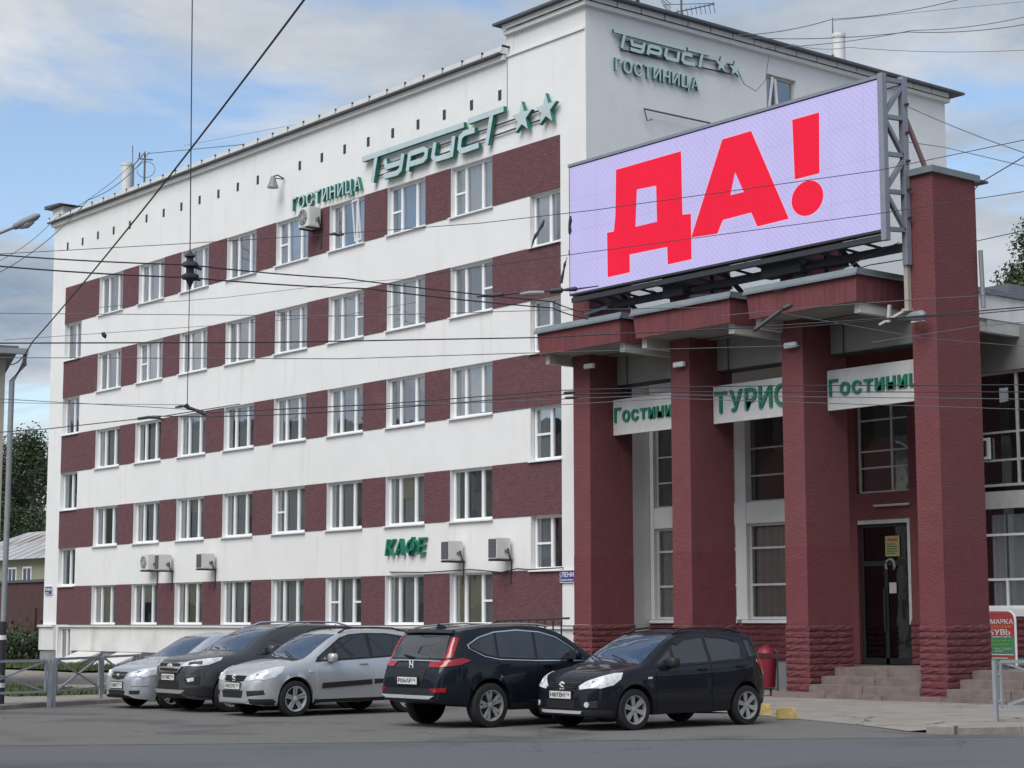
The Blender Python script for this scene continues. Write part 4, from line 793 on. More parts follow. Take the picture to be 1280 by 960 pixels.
# red bin
bp = Vector((7.62,-1.40,.02)); r = thing('litter_bin', 'red litter bin in a black frame beside the third pillar', 'bin', bp, math.radians(20))
part('bucket', r, 'bin_red', lambda b: b.tube([(0,0,.20), (0,0,.22), (0,0,.84)], [.19,.20,.235], 10), 40)
part('lid', r, 'bin_red', lambda b: b.tube([(0,0,.97), (0,0,1.06), (0,0,1.14)], [.22,.17,.03], 10), 40)
for sx in (-1, 1): part('leg', r, 'dark_metal', lambda b: b.tube([(sx*.27,0,0), (sx*.27,0,.98), (sx*.22,0,1.04)], .02, 6))
part('cross_bar', r, 'dark_metal', lambda b: (b.bar((-.27,0,.17), (.27,0,.17), .03), b.bar((-.1,.0,0), (-.1,0,.17), .04), b.bar((.1,.0,0), (.1,0,.17), .04), b.bar((-.27,0,.62), (-.2,0,.62), .02), b.bar((.27,0,.62), (.2,0,.62), .02)))
# yellow concrete blocks
for lb, px, py in (('worn yellow concrete block on the pavement edge, the whole one in view', 983, 899.5), ('yellow concrete block half hidden behind the black car', 953, 895)):
    p = at(px, py, Z=.0); r = thing('concrete_block', lb, 'block', (p.x, p.y, 0), math.radians(52), 'yellow concrete blocks')
    def blk(b):
        bm = bmesh.new(); bmesh.ops.create_cube(bm, size=1)
        for v in bm.verts: k = 1.0 if v.co.z < 0 else .82; v.co = Vector((v.co.x*.36*k, v.co.y*.30*k, (v.co.z+.5)*.215))
        bmesh.ops.subdivide_edges(bm, edges=bm.edges[:], cuts=3, use_grid_fill=True)
        bmesh.ops.bevel(bm, geom=[e for e in bm.edges if e.calc_face_angle(0) > .8], offset=.018, segments=2, affect='EDGES')
        for v in bm.verts: v.co += Vector((R_.uniform(-1,1), R_.uniform(-1,1), R_.uniform(-1,1)))*.005
        bm.verts.index_update(); b.add([v.co.copy() for v in bm.verts], [tuple(v.index for v in f.verts) for f in bm.faces]); bm.free()
    part('block_body', r, 'yellow_paint', blk, 50)
# advertising board on the landing
ap = at(1271, 835, Z=.68); AR = Vector((ap.x, ap.y, .68)); r = thing('advertising_board', 'upright red and green advertising board with white rounded frame behind the tall right pillar', 'sign', AR)
aw, ah = .92, 1.24
def rr_loop(x0, x1, z0, z1, rad, n=6):
    o_ = [(x0, z0), (x1, z0)]
    o_ += [(x1-rad+rad*math.cos(t*PI/2/n), z1-rad+rad*math.sin(t*PI/2/n)) for t in range(n+1)]; o_ += [(x0+rad-rad*math.sin(t*PI/2/n), z1-rad+rad*math.cos(t*PI/2/n)) for t in range(n+1)]
    return o_
OO = Vector((-aw,0,0))
part('frame', r, 'white_paint', lambda b: b.tube([(OO.x,0,0), (OO.x,0,ah-.2)]+[(OO.x+.2-.2*math.cos(t*PI/10),0,ah-.2+.2*math.sin(t*PI/10)) for t in range(1, 6)]+[(-.2+.2*math.sin(t*PI/10),0,ah-.2+.2*math.cos(t*PI/10)) for t in range(0, 6)]+[(0,0,0)], .028, 8), 50)
part('panel', r, 'red_print', lambda b: b.prism([rr_loop(.03, aw-.03, .14, ah-.03, .17)], OO, X_, Z_, -Y_, .0, .02))
part('panel_band', r, 'green_print', lambda b: (b.box(OO.x+.03, -.03, -.024, -.02, .14, .20), b.box(OO.x+.03, -.03, -.024, -.02, .30, .66)))
part('panel_stripe', r, 'white_paint', lambda b: (b.box(OO.x+.05, -.05, -.027, -.024, .275, .295), b.box(OO.x+.05, -.20, -.027, -.024, .20, .215)))
for s_, z, hh, ww, m in (('ЯРМАРКА', .955, .10, .80, 'white_paint'), ('белорусская', .87, .06, .78, 'orange_print'), ('ОБУВЬ', .715, .12, .72, 'white_paint'), ('кожгалантерея', .655, .045, .74, 'white_paint'), ('сумки ремни', .56, .05, .7, 'lime_print'), ('одежда обувь', .49, .05, .7, 'lime_print'), ('гостиница Турист', .395, .05, .76, 'frame_old'), ('10-18', .34, .045, .5, 'frame_old')):
    text(r, s_, Vector((OO.x+.08, -.028, z)), X_, Z_, ww, hh, .003, m, m, .015, joined=True, name='lettering')
part('foot', r, 'dark_metal', lambda b: (b.box(-.05, .05, -.2, .2, -.0, .03), b.box(OO.x-.05, OO.x+.05, -.2, .2, -.0, .03)))
# dark banded post at the left edge, street lamp
p = at(-1, 883, Z=.05); r = thing('banded_post', 'dark round post with two white bands at the left edge by the fence', 'post', (p.x, p.y, 0))
part('post', r, 'dark_metal', lambda b: b.tube([(0,0,0), (0,0,1.72)], .095, 14), 40)
for z in (.42, 1.36): part('band', r, 'white_paint', lambda b: b.tube([(0,0,z), (0,0,z+.09)], .099, 14), 40)
lt = at(42, 274, D=36); lb = at(-2, 292, D=36); q = (lt-lb).normalized(); pb = lb-q*1.6
r = thing('street_lamp', 'grey street lamp head reaching in at the left edge', 'street lamp', (pb.x, pb.y, 0))
part('pole', r, 'pole_metal', lambda b: b.tube([(0,0,0), (0,0,pb.z)], [.11,.07], 10), 50)
part('arm', r, 'pole_metal', lambda b: b.tube([Vector((0,0,pb.z-.05)), lb-Vector((pb.x,pb.y,0)), lb+q*.4-Vector((pb.x,pb.y,0))], .032, 8), 50)
part('lamp_head', r, 'lamp_grey', lambda b: b.tube([lb+q*k-Vector((pb.x,pb.y,0))+Z_*dz for k, dz in ((.28,0), (.34,.0), (.5,.01), (.78,.03), (.86,.035))], [.025,.06,.08,.068,.03], 10), 50)
part('lens', r, 'soffit', lambda b: b.tube([lb+q*k-Vector((pb.x,pb.y,0))+Z_*dz for k, dz in ((.45,-.06), (.6,-.062), (.74,-.05))], [.03,.07,.03], 8))

# ================================================================ BACKGROUND: left house, wall, small house, trees
lh = at(7.2, 700, D=47)
r = thing('corner_house', 'edge of a beige two storey house with drainpipe at the left picture edge', 'building', (lh.x, lh.y, 0))
f_ = Vector((lh.x-CAM.x, lh.y-CAM.y, 0)).normalized(); f_ = (f_+Vector((-.777*.03-.628*.06, -.05, 0))).normalized(); e_ = Vector((f_.y, -f_.x, 0))
def obox(b, u0, u1, v0, v1, z0, z1):
    c = [e_*u+f_*v for u, v in ((u0,v0), (u1,v0), (u1,v1), (u0,v1))]; b.add([q+Z_*z0 for q in c]+[q+Z_*z1 for q in c], [(0,3,2,1),(4,5,6,7),(0,1,5,4),(1,2,6,5),(2,3,7,6),(3,0,4,7)])
hz_ = at(10, 436, D=47).z
part('wall', r, 'beige_wall', lambda b: obox(b, -9, -.16, 0, 7, -.2, hz_)); part('roof', r, 'roof_dark', lambda b: (obox(b, -9.2, .12, -.4, 7.3, hz_, hz_+.12), obox(b, -8.6, -.5, .3, 6.6, hz_+.12, hz_+.5)))
part('drainpipe', r, 'pole_metal', lambda b: b.tube([e_*.30-f_*.3+Z_*(hz_+.0), e_*.28-f_*.3+Z_*(hz_-.32), e_*.0-f_*.12+Z_*(hz_-.75), e_*-.02-f_*.12+Z_*0], .075, 8), 50)
for k in range(3):
    for z in (1.0, 4.4):
        part('window', r, 'pvc', lambda b: obox(b, -8.2+k*2.6, -7.0+k*2.6, -.03, .05, z, z+1.7)); part('pane', r, 'car_glass', lambda b: obox(b, -8.1+k*2.6, -7.1+k*2.6, -.045, -.03, z+.1, z+1.6))
part('gutter', r, 'pole_metal', lambda b: b.bar(-e_*9.2-f_*.45+Z_*(hz_-.02), e_*.36-f_*.45+Z_*(hz_-.02), .14))
r = thing('brick_wall', 'dark red brick wall left behind the hotel', 'wall')
part('wall_body', r, 'brick', lambda b: b.box(-62, -33.2, 3, 3.4, -.3, 3.42)); part('coping', r, 'roof_dark', lambda b: b.box(-62, -33.2, 2.92, 3.48, 3.42, 3.54)); part('pier', r, 'brick', lambda b: b.box(-40.5, -40.0, 2.9, 3.0, -.3, 2.3))
r = thing('small_house', 'low pale yellow house with a rusty tin roof behind the brick wall', 'house')
hx0, hx1, hy0, hy1 = -97.0, -66.0, 22.0, 31.0
part('wall', r, 'yellow_wall', lambda b: b.box(hx0, hx1, hy0, hy1, 0, 6.0))
part('roof', r, 'rusty_roof', lambda b: b.add([(hx0-.5,hy0-.6,5.9), (hx1+.5,hy0-.6,5.9), (hx1+.5,hy1+.6,5.9), (hx0-.5,hy1+.6,5.9), (hx0+4,hy0+4.5,8.2), (hx1-4,hy0+4.5,8.2)], [(0,1,5,4), (1,2,5), (2,3,4,5), (3,0,4), (0,3,2,1)]))
for i in range(16): part('roof_seam', r, 'rusty_roof', lambda b: b.bar((hx0+3+i*1.7,hy0-.6,5.93), (hx0+4.5+i*1.5,hy0+4.45,8.2), .07))
part('chimney', r, 'brick', lambda b: b.box(-74.5, -73.7, 25, 25.8, 7.5, 9.9))
for x in (-92.5, -86.0, -83.6, -78.5, -73): 
    w = part('window', r, 'pvc', lambda b: (b.box(x, x+.12, hy0-.04, hy0+.02, 3.6, 5.4), b.box(x+1.3, x+1.42, hy0-.04, hy0+.02, 3.6, 5.4), b.box(x+.12, x+1.3, hy0-.04, hy0+.02, 5.28, 5.4), b.box(x+.12, x+1.3, hy0-.04, hy0+.02, 3.6, 3.7), b.box(x+.65, x+.75, hy0-.035, hy0+.02, 3.7, 5.28)))
    box_part('pane', w, 'car_glass', x+.12, x+1.3, hy0-.01, hy0+.01, 3.7, 5.28)
def tree(label, x, y, h, cr, cz, n, leaf, seed, size=.28, droop=0.3, squash=1.25, name='tree', group=None):
    r = random.Random(seed); t = thing(name, label, 'tree', (x, y, 0), 0, group)
    def trunk(b):
        b.tube([(0,0,-.2), (.1,.05,h*.35), (-.1,.1,h*.7), (0,0,h*.92)], [h*.022,h*.017,h*.010,.03], 7)
    part('trunk', t, 'bark', trunk, 60)
    cl = []
    for i in range(26):
        a = r.uniform(0, 2*PI); z = r.uniform(-1, 1); rr = cr*math.sqrt(max(.05, 1-z*z))*r.uniform(.45, 1.0); cl.append((Vector((math.cos(a)*rr, math.sin(a)*rr, cz+z*cr*squash)), cr*r.uniform(.22, .42)))
    def limbs(b):
        for c, s in cl: z0 = max(h*.25, c.z-cr*.8); b.tube([(0,0,min(z0,h*.8)), (c.x*.5,c.y*.5,(z0+c.z)/2+.1), tuple(c)], [h*.006,h*.004,.015], 5)
    part('limbs', t, 'bark', limbs)
    b = MB()
    for i in range(n):
        c, s = r.choice(cl); d = Vector((r.gauss(0,1), r.gauss(0,1), r.gauss(0,1))).normalized()*s*r.random()**.4*1.15; p = c+d
        p.z -= droop*r.random()**2*s*2
        u = Vector((r.gauss(0,1), r.gauss(0,1), r.gauss(0,.7))).normalized(); v = u.cross(Vector((r.gauss(0,1), r.gauss(0,1), r.gauss(0,1)))).normalized(); k = size*r.uniform(.6, 1.3)
        b.add([p-u*k, p+v*k*.45, p+u*k, p-v*k*.45], [(0,1,2,3)])
    b.build('crown', leaf, t); return t
p = at(40, 640, D=172); tree('tall drooping birch behind the small house, left of the hotel', p.x, p.y, 17.5, 5.0, 11.8, 22000, 'leaf_birch', 3, .19, .6)
p = at(4, 660, D=180); tree('dark leafy tree beside the left house edge, behind the birch', p.x, p.y, 14, 5.2, 8.8, 17000, 'leaf_dark', 5, .21, .3)
p = at(64, 680, D=186); tree('dark tree half hidden behind the left end of the hotel', p.x, p.y, 16, 5.2, 10.2, 17000, 'leaf_dark', 9, .21, .3)
p = at(28, 690, D=192); tree('low dark tree filling the gap above the rusty roof', p.x, p.y, 12, 5.0, 7.0, 10000, 'leaf_dark', 15, .18, .3)
p = at(1306, 400, D=95); tree('birch with hanging twigs at the right edge above the hall roof', p.x, p.y, 22.2, 2.6, 18.0, 20000, 'leaf_birch', 12, .13, 1.1, 1.35)
def shrub(label, x, y, w, h, n, seed, leaf='leaf_dark'):
    r = random.Random(seed); t = thing('shrub', label, 'shrub', (x, y, 0)); b = MB(); st = MB()
    for i in range(9): a = r.uniform(0, 2*PI); st.tube([(0,0,0), (math.cos(a)*w*.5, math.sin(a)*w*.5, h*.8)], [.03,.01], 4)
    st.build('stems', 'bark', t)
    for i in range(n):
        p = Vector((r.gauss(0,.42)*w, r.gauss(0,.42)*w, abs(r.gauss(.45,.28))*h)); u = Vector((r.gauss(0,1), r.gauss(0,1), r.gauss(0,1))).normalized(); v = u.cross(Z_).normalized(); k = r.uniform(.06,.14)
        b.add([p-u*k, p+v*k*.5, p+u*k, p-v*k*.5], [(0,1,2,3)])
    b.build('foliage', leaf, t)
shrub('low dark shrub in front of the brick wall, left of the hotel corner', -38.5, 1.6, 2.2, 1.5, 2600, 4)
shrub('second dark shrub farther left along the brick wall', -42.5, 1.4, 1.8, 1.2, 1800, 6)
# trees over the street whose reflection darkens the lower panes (behind the photographer's side)
for i, (u, v) in enumerate(((-70, 44), (-52, 47), (-36, 45), (-20, 48), (-4, 50), (60, 46), (78, 48))):
    q = e0+SD*u+SN*v; tree(['spreading', 'tall', 'broad', 'dense', 'slender', 'young', 'old'][i]+' street tree across the road from the hotel', q.x, q.y, 11+i % 3, 5.0, 6.6, 1100, 'leaf_dark', 40+i, .85, .3, 1.05, 'street_tree', 'trees across the street')

for i, (u, v, l, hgt, rot) in enumerate(((-60, 66, 44, 15, 0), (-8, 68, 40, 18, 0), (44, 70, 46, 14, 0), (60, -16, 40, 16, 0), (110, 10, 30, 14, 90))):  # unseen blocks added to darken reflections in car paint and glass
    q = e0+SD*u+SN*v; bl = thing('reflection_block', ['long grey', 'tall beige', 'wide brown', 'stepped pale', 'low dark'][i]+' unseen town building across the road, added for darker reflections', 'building', (q.x, q.y, 0), math.atan2(SD.y, SD.x)+math.radians(rot))
    box_part('wall', bl, ['beige_wall', 'brick', 'beige_wall', 'yellow_wall', 'brick'][i], -l/2, l/2, -6, 6, -.2, hgt); box_part('roof', bl, 'roof_dark', -l/2-.4, l/2+.4, -6.4, 6.4, hgt, hgt+.5)
    wmm = MB().box(-.9, .9, -6.06, 6.06, 0, 1.7).mesh('window', 'car_glass')
    for k in range(int(hgt/3.2)):
        for j in range(int(l/4)): link('window', wmm, bl, (-l/2+2+j*4, 0, 1.2+k*3.1))

for i, (cx_, cy_, l, hgt, rot) in enumerate(((-70, -50, 70, 15, 128), (-38, -62, 30, 12, 128))):  # unseen blocks added for the lower hotel panes to reflect
    bl = thing('reflection_block', ['long pale', 'short beige'][i]+' unseen town building beyond the left house, added for reflections', 'building', (cx_, cy_, 0), math.radians(rot))
    box_part('wall', bl, ['yellow_wall', 'beige_wall'][i], -l/2, l/2, -6, 6, -.2, hgt); box_part('roof', bl, 'roof_dark', -l/2-.4, l/2+.4, -6.4, 6.4, hgt, hgt+.5)
    for k in range(int(hgt/3.2)):
        for j in range(int(l/4)): link('window', wmm, bl, (-l/2+2+j*4, 0, 1.2+k*3.1))
# ================================================================ WIRES
def wire(label, pts, D, r=.014, m='wire', sag=0.0, name='overhead_wire', cat='wire', n=14):
    """cable hung between points; each point is a viewing ray followed to distance D, D may be a list"""
    Ds = D if isinstance(D, (list, tuple)) else [D]*len(pts)
    P = [at(x, y, D=d) for (x, y), d in zip(pts, Ds)]
    off = lambda q: q[0] < 0 or q[0] > 1280 or q[1] < 0      # the cable goes on past the picture's edge
    if off(pts[0]): P.insert(0, P[0]+(P[0]-P[1]).normalized()*18)
    if off(pts[-1]): P.append(P[-1]+(P[-1]-P[-2]).normalized()*18)
    Q = []
    for a, c in zip(P, P[1:]):
        for i in range(n if sag else 4): t = i/(n if sag else 4); Q.append(a.lerp(c, t)-Z_*sag*4*t*(1-t))
    Q.append(P[-1]); o_ = MB().tube(Q, r*.68, 5).build(name, m); tag(o_, label, cat); return o_
wire('thick black wire rising diagonally from the left house to the top edge', [(12,456), (40,428), (400,-27)], [40,38,20], .020, sag=.12)
w = wire('vertical span wire from the top edge past the fifth window column to an insulator', [(240.5,-20), (237.5,316)], 27, .013)
b = MB()
for py, rr in ((316,.03), (322,.08), (327,.05), (331,.12), (337,.06), (341,.075), (347,.12), (352,.06), (356,.04)): pass
pts = [at(237.5, y, D=27) for y in range(314, 362, 3)]
rad = [.02,.05,.09,.05,.06,.12,.13,.06,.06,.06,.13,.13,.06,.05,.03,.02]
b.tube(pts, rad, 8); o_ = b.build('wire_insulator', 'wire'); tag(o_, 'black ribbed insulator on the vertical wire before the top floor windows', 'insulator')
tag(MB().tube([at(228,331,D=27), at(237,331,D=27), at(246,333,D=27), at(252,337,D=27)], [.03,.05,.04,.02], 6).tube([at(228,347,D=27), at(237,347,D=27), at(246,348,D=27), at(251,350,D=27)], [.03,.05,.04,.02], 6).build('wire_clamp', 'wire'), 'pair of short clamps gripping the two wires at the ribbed insulator', 'clamp')
wire('thin vertical wire below the ribbed insulator down to the clamp', [(237,358), (234,507)], [27,30], .010)
wire('upper of the two black trolley wires crossing the top floor windows', [(-10,318), (236,331), (430,348), (690,377), (730,390)], [26,27,29,32,33], .016, sag=.02)
wire('lower of the two black trolley wires crossing the top floor windows', [(-10,332), (236,347), (460,361), (690,385), (735,399)], [26,27,29,32,33], .017, sag=.02)
wire('straight black wire crossing the facade at fourth floor sill height', [(-10,429), (340,428), (673,422), (925,410), (1138,396), (1290,383)], [30,32,34,34,34,34], .018)
wire('thin wire just above the fourth floor windows', [(-10,391.5), (430,395), (680,388), (900,384)], [34,34,35,36], .010, 'wire_grey')
wire('thin level wire across the third floor band', [(-10,447), (430,448.5), (700,440), (1000,432)], [32,33,34,35], .011, 'wire_grey')
wire('thin wire slanting up over the fifth floor band', [(5,425), (280,406), (430,394), (520,378)], [38,40,41,42], .008, 'wire_grey')
wire('thin wire slanting up under the top floor windows', [(100,386), (280,372), (430,354), (560,345)], [38,40,41,42], .008, 'wire_grey')
wire('long thin wire over the top floor windows and across the LED screen', [(-10,318), (215,305.5), (400,294), (600,279), (740,263), (1098,213), (1290,173)], [34,34,33,32,31,30,29], .010, 'wire')
wire('thin wire crossing the lower part of the LED screen', [(520,345), (700,320), (1098,267), (1290,238)], [34,33,31,30], .010)
wire('thin cable from the wall under the first floor windows to the left clamp', [(-10,541), (60,536), (170,524), (206,520), (300,505)], [33,33,33,33,33], .013)
wire('upper left feeder wire running into the clamp under the fifth window column', [(-10,498), (60,502), (190,509), (240,512)], 33, .010, 'wire_grey')
wire('lower left feeder wire running into the clamp under the fifth window column', [(-10,503), (120,505), (236,506)], 33, .008, 'wire_grey')
wire('first trolley wire over the second floor windows, running past the pillars', [(236,509), (262,516), (340,512), (480,505), (700,488), (838,484), (980,482), (1290,481)], [32,32,32,33,33,33,33,33], .014)
wire('second trolley wire over the second floor windows, running past the pillars', [(190,520), (260,521), (360,518), (480,511), (700,493), (838,490), (990,490), (1290,490)], [32,32,32,33,33,33,33,33], .014)
wire('third, lighter trolley wire passing in front of the pillars', [(480,508), (700,499), (838,493.5), (1000,496), (1290,499)], 32.4, .011, 'wire_grey')
wire('fourth, lowest trolley wire passing in front of the pillars', [(600,516), (700,506), (838,498), (1000,503), (1290,512)], 32.2, .010, 'wire_grey')
wire('wire crossing the right pillar just below the roof level', [(900,395), (1000,385), (1138,375), (1290,366)], 34, .011, 'wire_grey')
wire('pair wire rising to the right over the white hall roof, lower strand', [(960,412), (1138,397), (1224,392), (1290,386)], 34, .015)
wire('thin wire under the canopy edge across the right pillar', [(1090,428), (1220,408), (1290,402)], 34, .010, 'wire_grey')
wire('thin falling wire under the right canopy', [(980,392), (1150,422), (1290,434)], 34.5, .010, 'wire_grey')
wire('upper sky wire at the top right, rising to the edge', [(920,44), (1040,24), (1200,-1)], 52, .018, 'wire_grey', .1)
wire('level sky wire at the top right', [(930,47), (1135,40), (1290,29)], 52, .018, 'wire_grey', .1)
wire('second rising sky wire at the top right', [(950,60), (1140,38), (1290,19)], 52, .016, 'wire_grey', .1)
wire('lowest sky wire at the top right, nearly level', [(990,55), (1060,59), (1290,62)], 52, .012, 'wire_grey', .1)
wire('faint highest sky wire at the top right', [(1040,26), (1290,1)], 54, .010, 'wire_grey')
wire('falling wire from the truss to the right edge', [(1128,130), (1290,194)], [41,36], .014, 'wire_grey', .05)
wire('lower falling wire from the truss to the right edge', [(1130,177), (1180,184), (1290,210)], [41,40,36], .012, 'wire_grey')
wire('guy wire from the top of the tall pillar up to the right edge', [(1217,238), (1226,228), (1290,190)], [38.5,38,34], .016)
wire('low wire from the tall pillar to the right edge', [(1218,302), (1290,286)], [39,35], .013)
wire('loose pair of wires from the left roof corner down to the left edge, upper strand', [(187,190), (110,250), (-10,345)], [78,70,60], .024, 'wire_grey', .3)
wire('loose wire from the left vent pipe down to the left edge', [(165,205), (70,272), (-10,330)], [78,70,60], .018, 'wire_grey', .2)
wire('roof wire from the thin left mast rightwards behind the roof edge', [(184,192), (300,181), (342,175), (520,165)], [78,72,70,60], .022, 'wire_grey')
wire('faint roof wire far behind the roof edge', [(230,182), (400,150), (480,132)], [80,80,80], .012, 'wire_grey')
wire('hanging wire loop on the end wall below the stars', [(922,88), (930,105), (945,114), (957,100), (961,70)], [49.6,50,50.6,51.2,51.2], .014, 'wire_grey')
def lumps(name, label, cat, pts, D, rad, m='wire'):
    tag(MB().tube([at(x, y, D=D) for x, y in pts], [q*.52 for q in rad], 7).build(name, m), label, cat)
lumps('wire_clamp', 'black clamp where the vertical wire meets the trolley wires', 'clamp', [(219,509), (226,508), (229,508), (233,507), (236,510), (243,512), (252,516), (258,519)], 31.8, [.03,.05,.03,.09,.07,.05,.06,.04])
lumps('wire_clamp', 'long dark splice bar left of the clamp on the trolley wire', 'clamp', [(172,523.5), (186,521.5), (198,522), (206,526)], 31.8, [.05,.055,.05,.02])
lumps('wire_insulator', 'small dark insulator before the white wall of the fifth floor, left', 'insulator', [(127,416), (129,417), (131,420), (132,423)], 38, [.03,.09,.09,.02])
lumps('wire_insulator', 'short dark insulator on a wire before the top floor window near the small word', 'insulator', [(412,293), (418,292), (422,294), (430,293)], 33, [.04,.06,.05,.03])
lumps('wire_turnbuckle', 'dark turnbuckle hanging before the top right end window', 'turnbuckle', [(680,275), (678,281), (674,288), (670,294), (667,300), (664,310)], 33, [.03,.06,.04,.06,.04,.012])
lumps('wire_turnbuckle', 'dark turnbuckle on the left edge of the LED screen', 'turnbuckle', [(713,270), (713,276), (712,282), (712.5,288), (712,293)], 31, [.03,.06,.045,.06,.03])
lumps('wire_turnbuckle', 'slanted turnbuckle under the lower left corner of the LED screen', 'turnbuckle', [(709,322), (706,330), (705,336), (703,345), (701,354)], 32, [.02,.05,.03,.05,.06])
lumps('switch_gear', 'cluster of dark trolley line insulators below the screen corner', 'insulator', [(596,371), (612,369.5), (614,369.4), (628,368), (630,368), (646,366), (686,364), (688,364), (702,362.5), (704,362.4), (720,361), (722,361), (748,357.5)], 32, [.03,.05,.07,.07,.03,.03,.03,.10,.10,.04,.09,.03,.02])
lumps('switch_gear', 'grey strain insulator on the trolley wire before the right maroon panel', 'insulator', [(650,368), (662,366.5), (680,366)], 31.6, [.05,.085,.07], 'pole_metal')
lumps('switch_gear', 'slanted black insulator bar below the right canopy', 'insulator', [(941,414), (944,412), (975,389), (978,388), (979,386), (988,382), (991,381)], 32, [.03,.075,.075,.03,.09,.09,.03])
for lb, px, py in (('black wire spacer in front of the first pillar, upper', 712, 490.5), ('black wire spacer in front of the first pillar, lower', 714, 497)):
    lumps('wire_clamp', lb, 'clamp', [(px-8,py+.5), (px-6,py+.4), (px+6,py-.4), (px+8,py-.5)], 32.2, [.02,.045,.045,.02])

# ================================================================ CARS
def pchip(tab):
    xs = [p[0] for p in tab]; ys = [p[1] for p in tab]; n = len(xs); h = [xs[i+1]-xs[i] for i in range(n-1)]; d = [(ys[i+1]-ys[i])/h[i] for i in range(n-1)]
    m = [d[0]]+[0 if d[i-1]*d[i] <= 0 else 3*(h[i-1]+h[i])/((2*h[i]+h[i-1])/d[i-1]+(h[i]+2*h[i-1])/d[i]) for i in range(1, n-1)]+[d[-1]]
    def f(x):
        if x <= xs[0]: return ys[0]
        if x >= xs[-1]: return ys[-1]
        i = 0
        while xs[i+1] < x: i += 1
        t = (x-xs[i])/h[i]
        return ys[i]*(1+2*t)*(1-t)**2+h[i]*m[i]*t*(1-t)**2+ys[i+1]*t*t*(3-2*t)-h[i]*m[i+1]*t*t*(1-t)
    return f
class Car:
    """s runs from the front bumper (0) to the rear (L); local x = front_x - s points forward, y to the car's left"""
    def __init__(c, label, x, y, th, sp, paint, z=0.0):
        c.sp = sp; c.paint = paint; c.L = sp['L']; c.fx = sp['wb']/2+sp['fo']
        c.root = thing('parked_car', label, 'car', (x, y, z), th, 'cars parked in front of the hotel')
        c.zc, c.zb, c.w, c.zl = (pchip(sp[k]) for k in ('zc', 'zb', 'w', 'zl'))
        c.axs = (sp['fo'], sp['fo']+sp['wb']); c.body()
    def mp(c, s):
        a, b_ = c.axs; return a-(a-s)*c.sp.get('kf', 1) if s < a else s if s < b_ else b_+(s-b_)*c.sp.get('kr', 1)
    def ring(c, s):
        sp = c.sp; zt = c.zc(s); zb = min(c.zb(s), zt-.03); w = c.w(s); zl = c.zl(s); rw, ra = sp['rw'], sp['ra']; arch = zl
        for a in c.axs:
            d = abs(s-a)
            if d < ra: arch = max(arch, rw+math.sqrt(ra*ra-d*d)*1.0)
        lo = max(zl, arch); h = zt-zb; g = min(1, max(0, (h-.12)/.30)); tum = sp['tum']; yb = w*.955; k = zb-zl
        prof = [(w*.93, zl), (w*.975, zl+.06), (w*.995, zl+.30*k), (w*1.0, zl+.52*k), (w*.992, zl+.72*k), (w*.985, zl+.84*k), (w*.972, zl+.94*k)]
        side = []
        for i, (y, z) in enumerate(prof): side.append((y, max(z, min(lo+i*.006, zb-.012+i*.001))))
        P = [(0, lo), (w*.60, lo), (w*.60+.01, lo)] + side + [(yb, zb)]
        H = max(.05, h-.02)
        gh = [(yb-tum*.30*H, zb+.30*H), (yb-tum*.62*H, zb+.62*H), (yb-tum*.88*H, zb+.88*H), (yb-tum*.965*H-.012, zb+.965*H), (yb-tum*H-.05, zb+H-.004), (yb-tum*H-.12, zb+H+.005)]
        ye = yb-tum*H-.12; gh += [(ye*.66, zb+H+.013), (ye*.33, zb+H+.018), (0, zt)]
        hd = [(yb*.985, zb+.22*h), (yb*.95, zb+.42*h), (yb*.90, zb+.57*h), (yb*.82, zb+.70*h), (yb*.70, zb+.81*h), (yb*.56, zb+.89*h), (yb*.38, zb+.95*h), (yb*.19, zb+.985*h), (0, zt)]
        P += [(a[0]*(1-g)+b[0]*g, a[1]*(1-g)+b[1]*g) for a, b in zip(hd, gh)]
        return P
    def body(c):
        sp = c.sp; ss = set()
        n = 46
        for i in range(n+1): ss.add(round(c.L*i/n, 4))
        for t in (.015, .03, .05, .08, .12, .17): ss.add(t); ss.add(round(c.L-t, 4))
        for a in c.axs:
            for i in range(17): ss.add(round(a-sp['ra']*.9995*math.cos(PI*i/16), 4))
            ss.add(round(a-sp['ra']-.004, 4)); ss.add(round(a+sp['ra']+.004, 4))
        ss = sorted(q for q in ss if 0 <= q <= c.L); b = MB(); rings = [c.ring(s) for s in ss]; m = len(rings[0])
        for sg in (1, -1):
            vs = [(c.fx-c.mp(s), sg*y, z) for s, r in zip(ss, rings) for y, z in r]
            for i in range(len(ss)-1):
                fs = []; fd = []
                for j in range(m-1):
                    q = (i*m+j, i*m+j+1, (i+1)*m+j+1, (i+1)*m+j)
                    (fd if j < 3 else fs).append(q if sg < 0 else q[::-1])
                o_ = len(b.v)
                if i == 0: base = len(b.v); b.v += [tuple(v) for v in vs]
                b.f += [tuple(k+base for k in f) for f in fs+fd]; b.mi += [0]*len(fs)+[1]*len(fd)
            for i, flip in ((0, sg < 0), (len(ss)-1, sg > 0)):
                # end caps as vertical strips between the side and the centre line
                r = rings[i]; cap = []; cen = []
                idx = [base+i*m+j for j in range(m)]
                for j in range(3, m-1):
                    b.v.append((c.fx-c.mp(ss[i]), 0, r[j][1])); 
                c0 = len(b.v)-(m-4)
                for j in range(3, m-2):
                    q = (idx[j], idx[j+1], c0+j-2, c0+j-3); b.f.append(q if not flip else q[::-1]); b.mi.append(0)
                q = (idx[m-2], idx[m-1], c0+m-5); b.f.append(q if not flip else q[::-1]); b.mi.append(0)
        bm = bmesh.new(); me = b.mesh('body', [c.paint, 'trim_black']); bm.from_mesh(me); bmesh.ops.remove_doubles(bm, verts=bm.verts, dist=.0008); bmesh.ops.recalc_face_normals(bm, faces=bm.faces); bm.to_mesh(me)
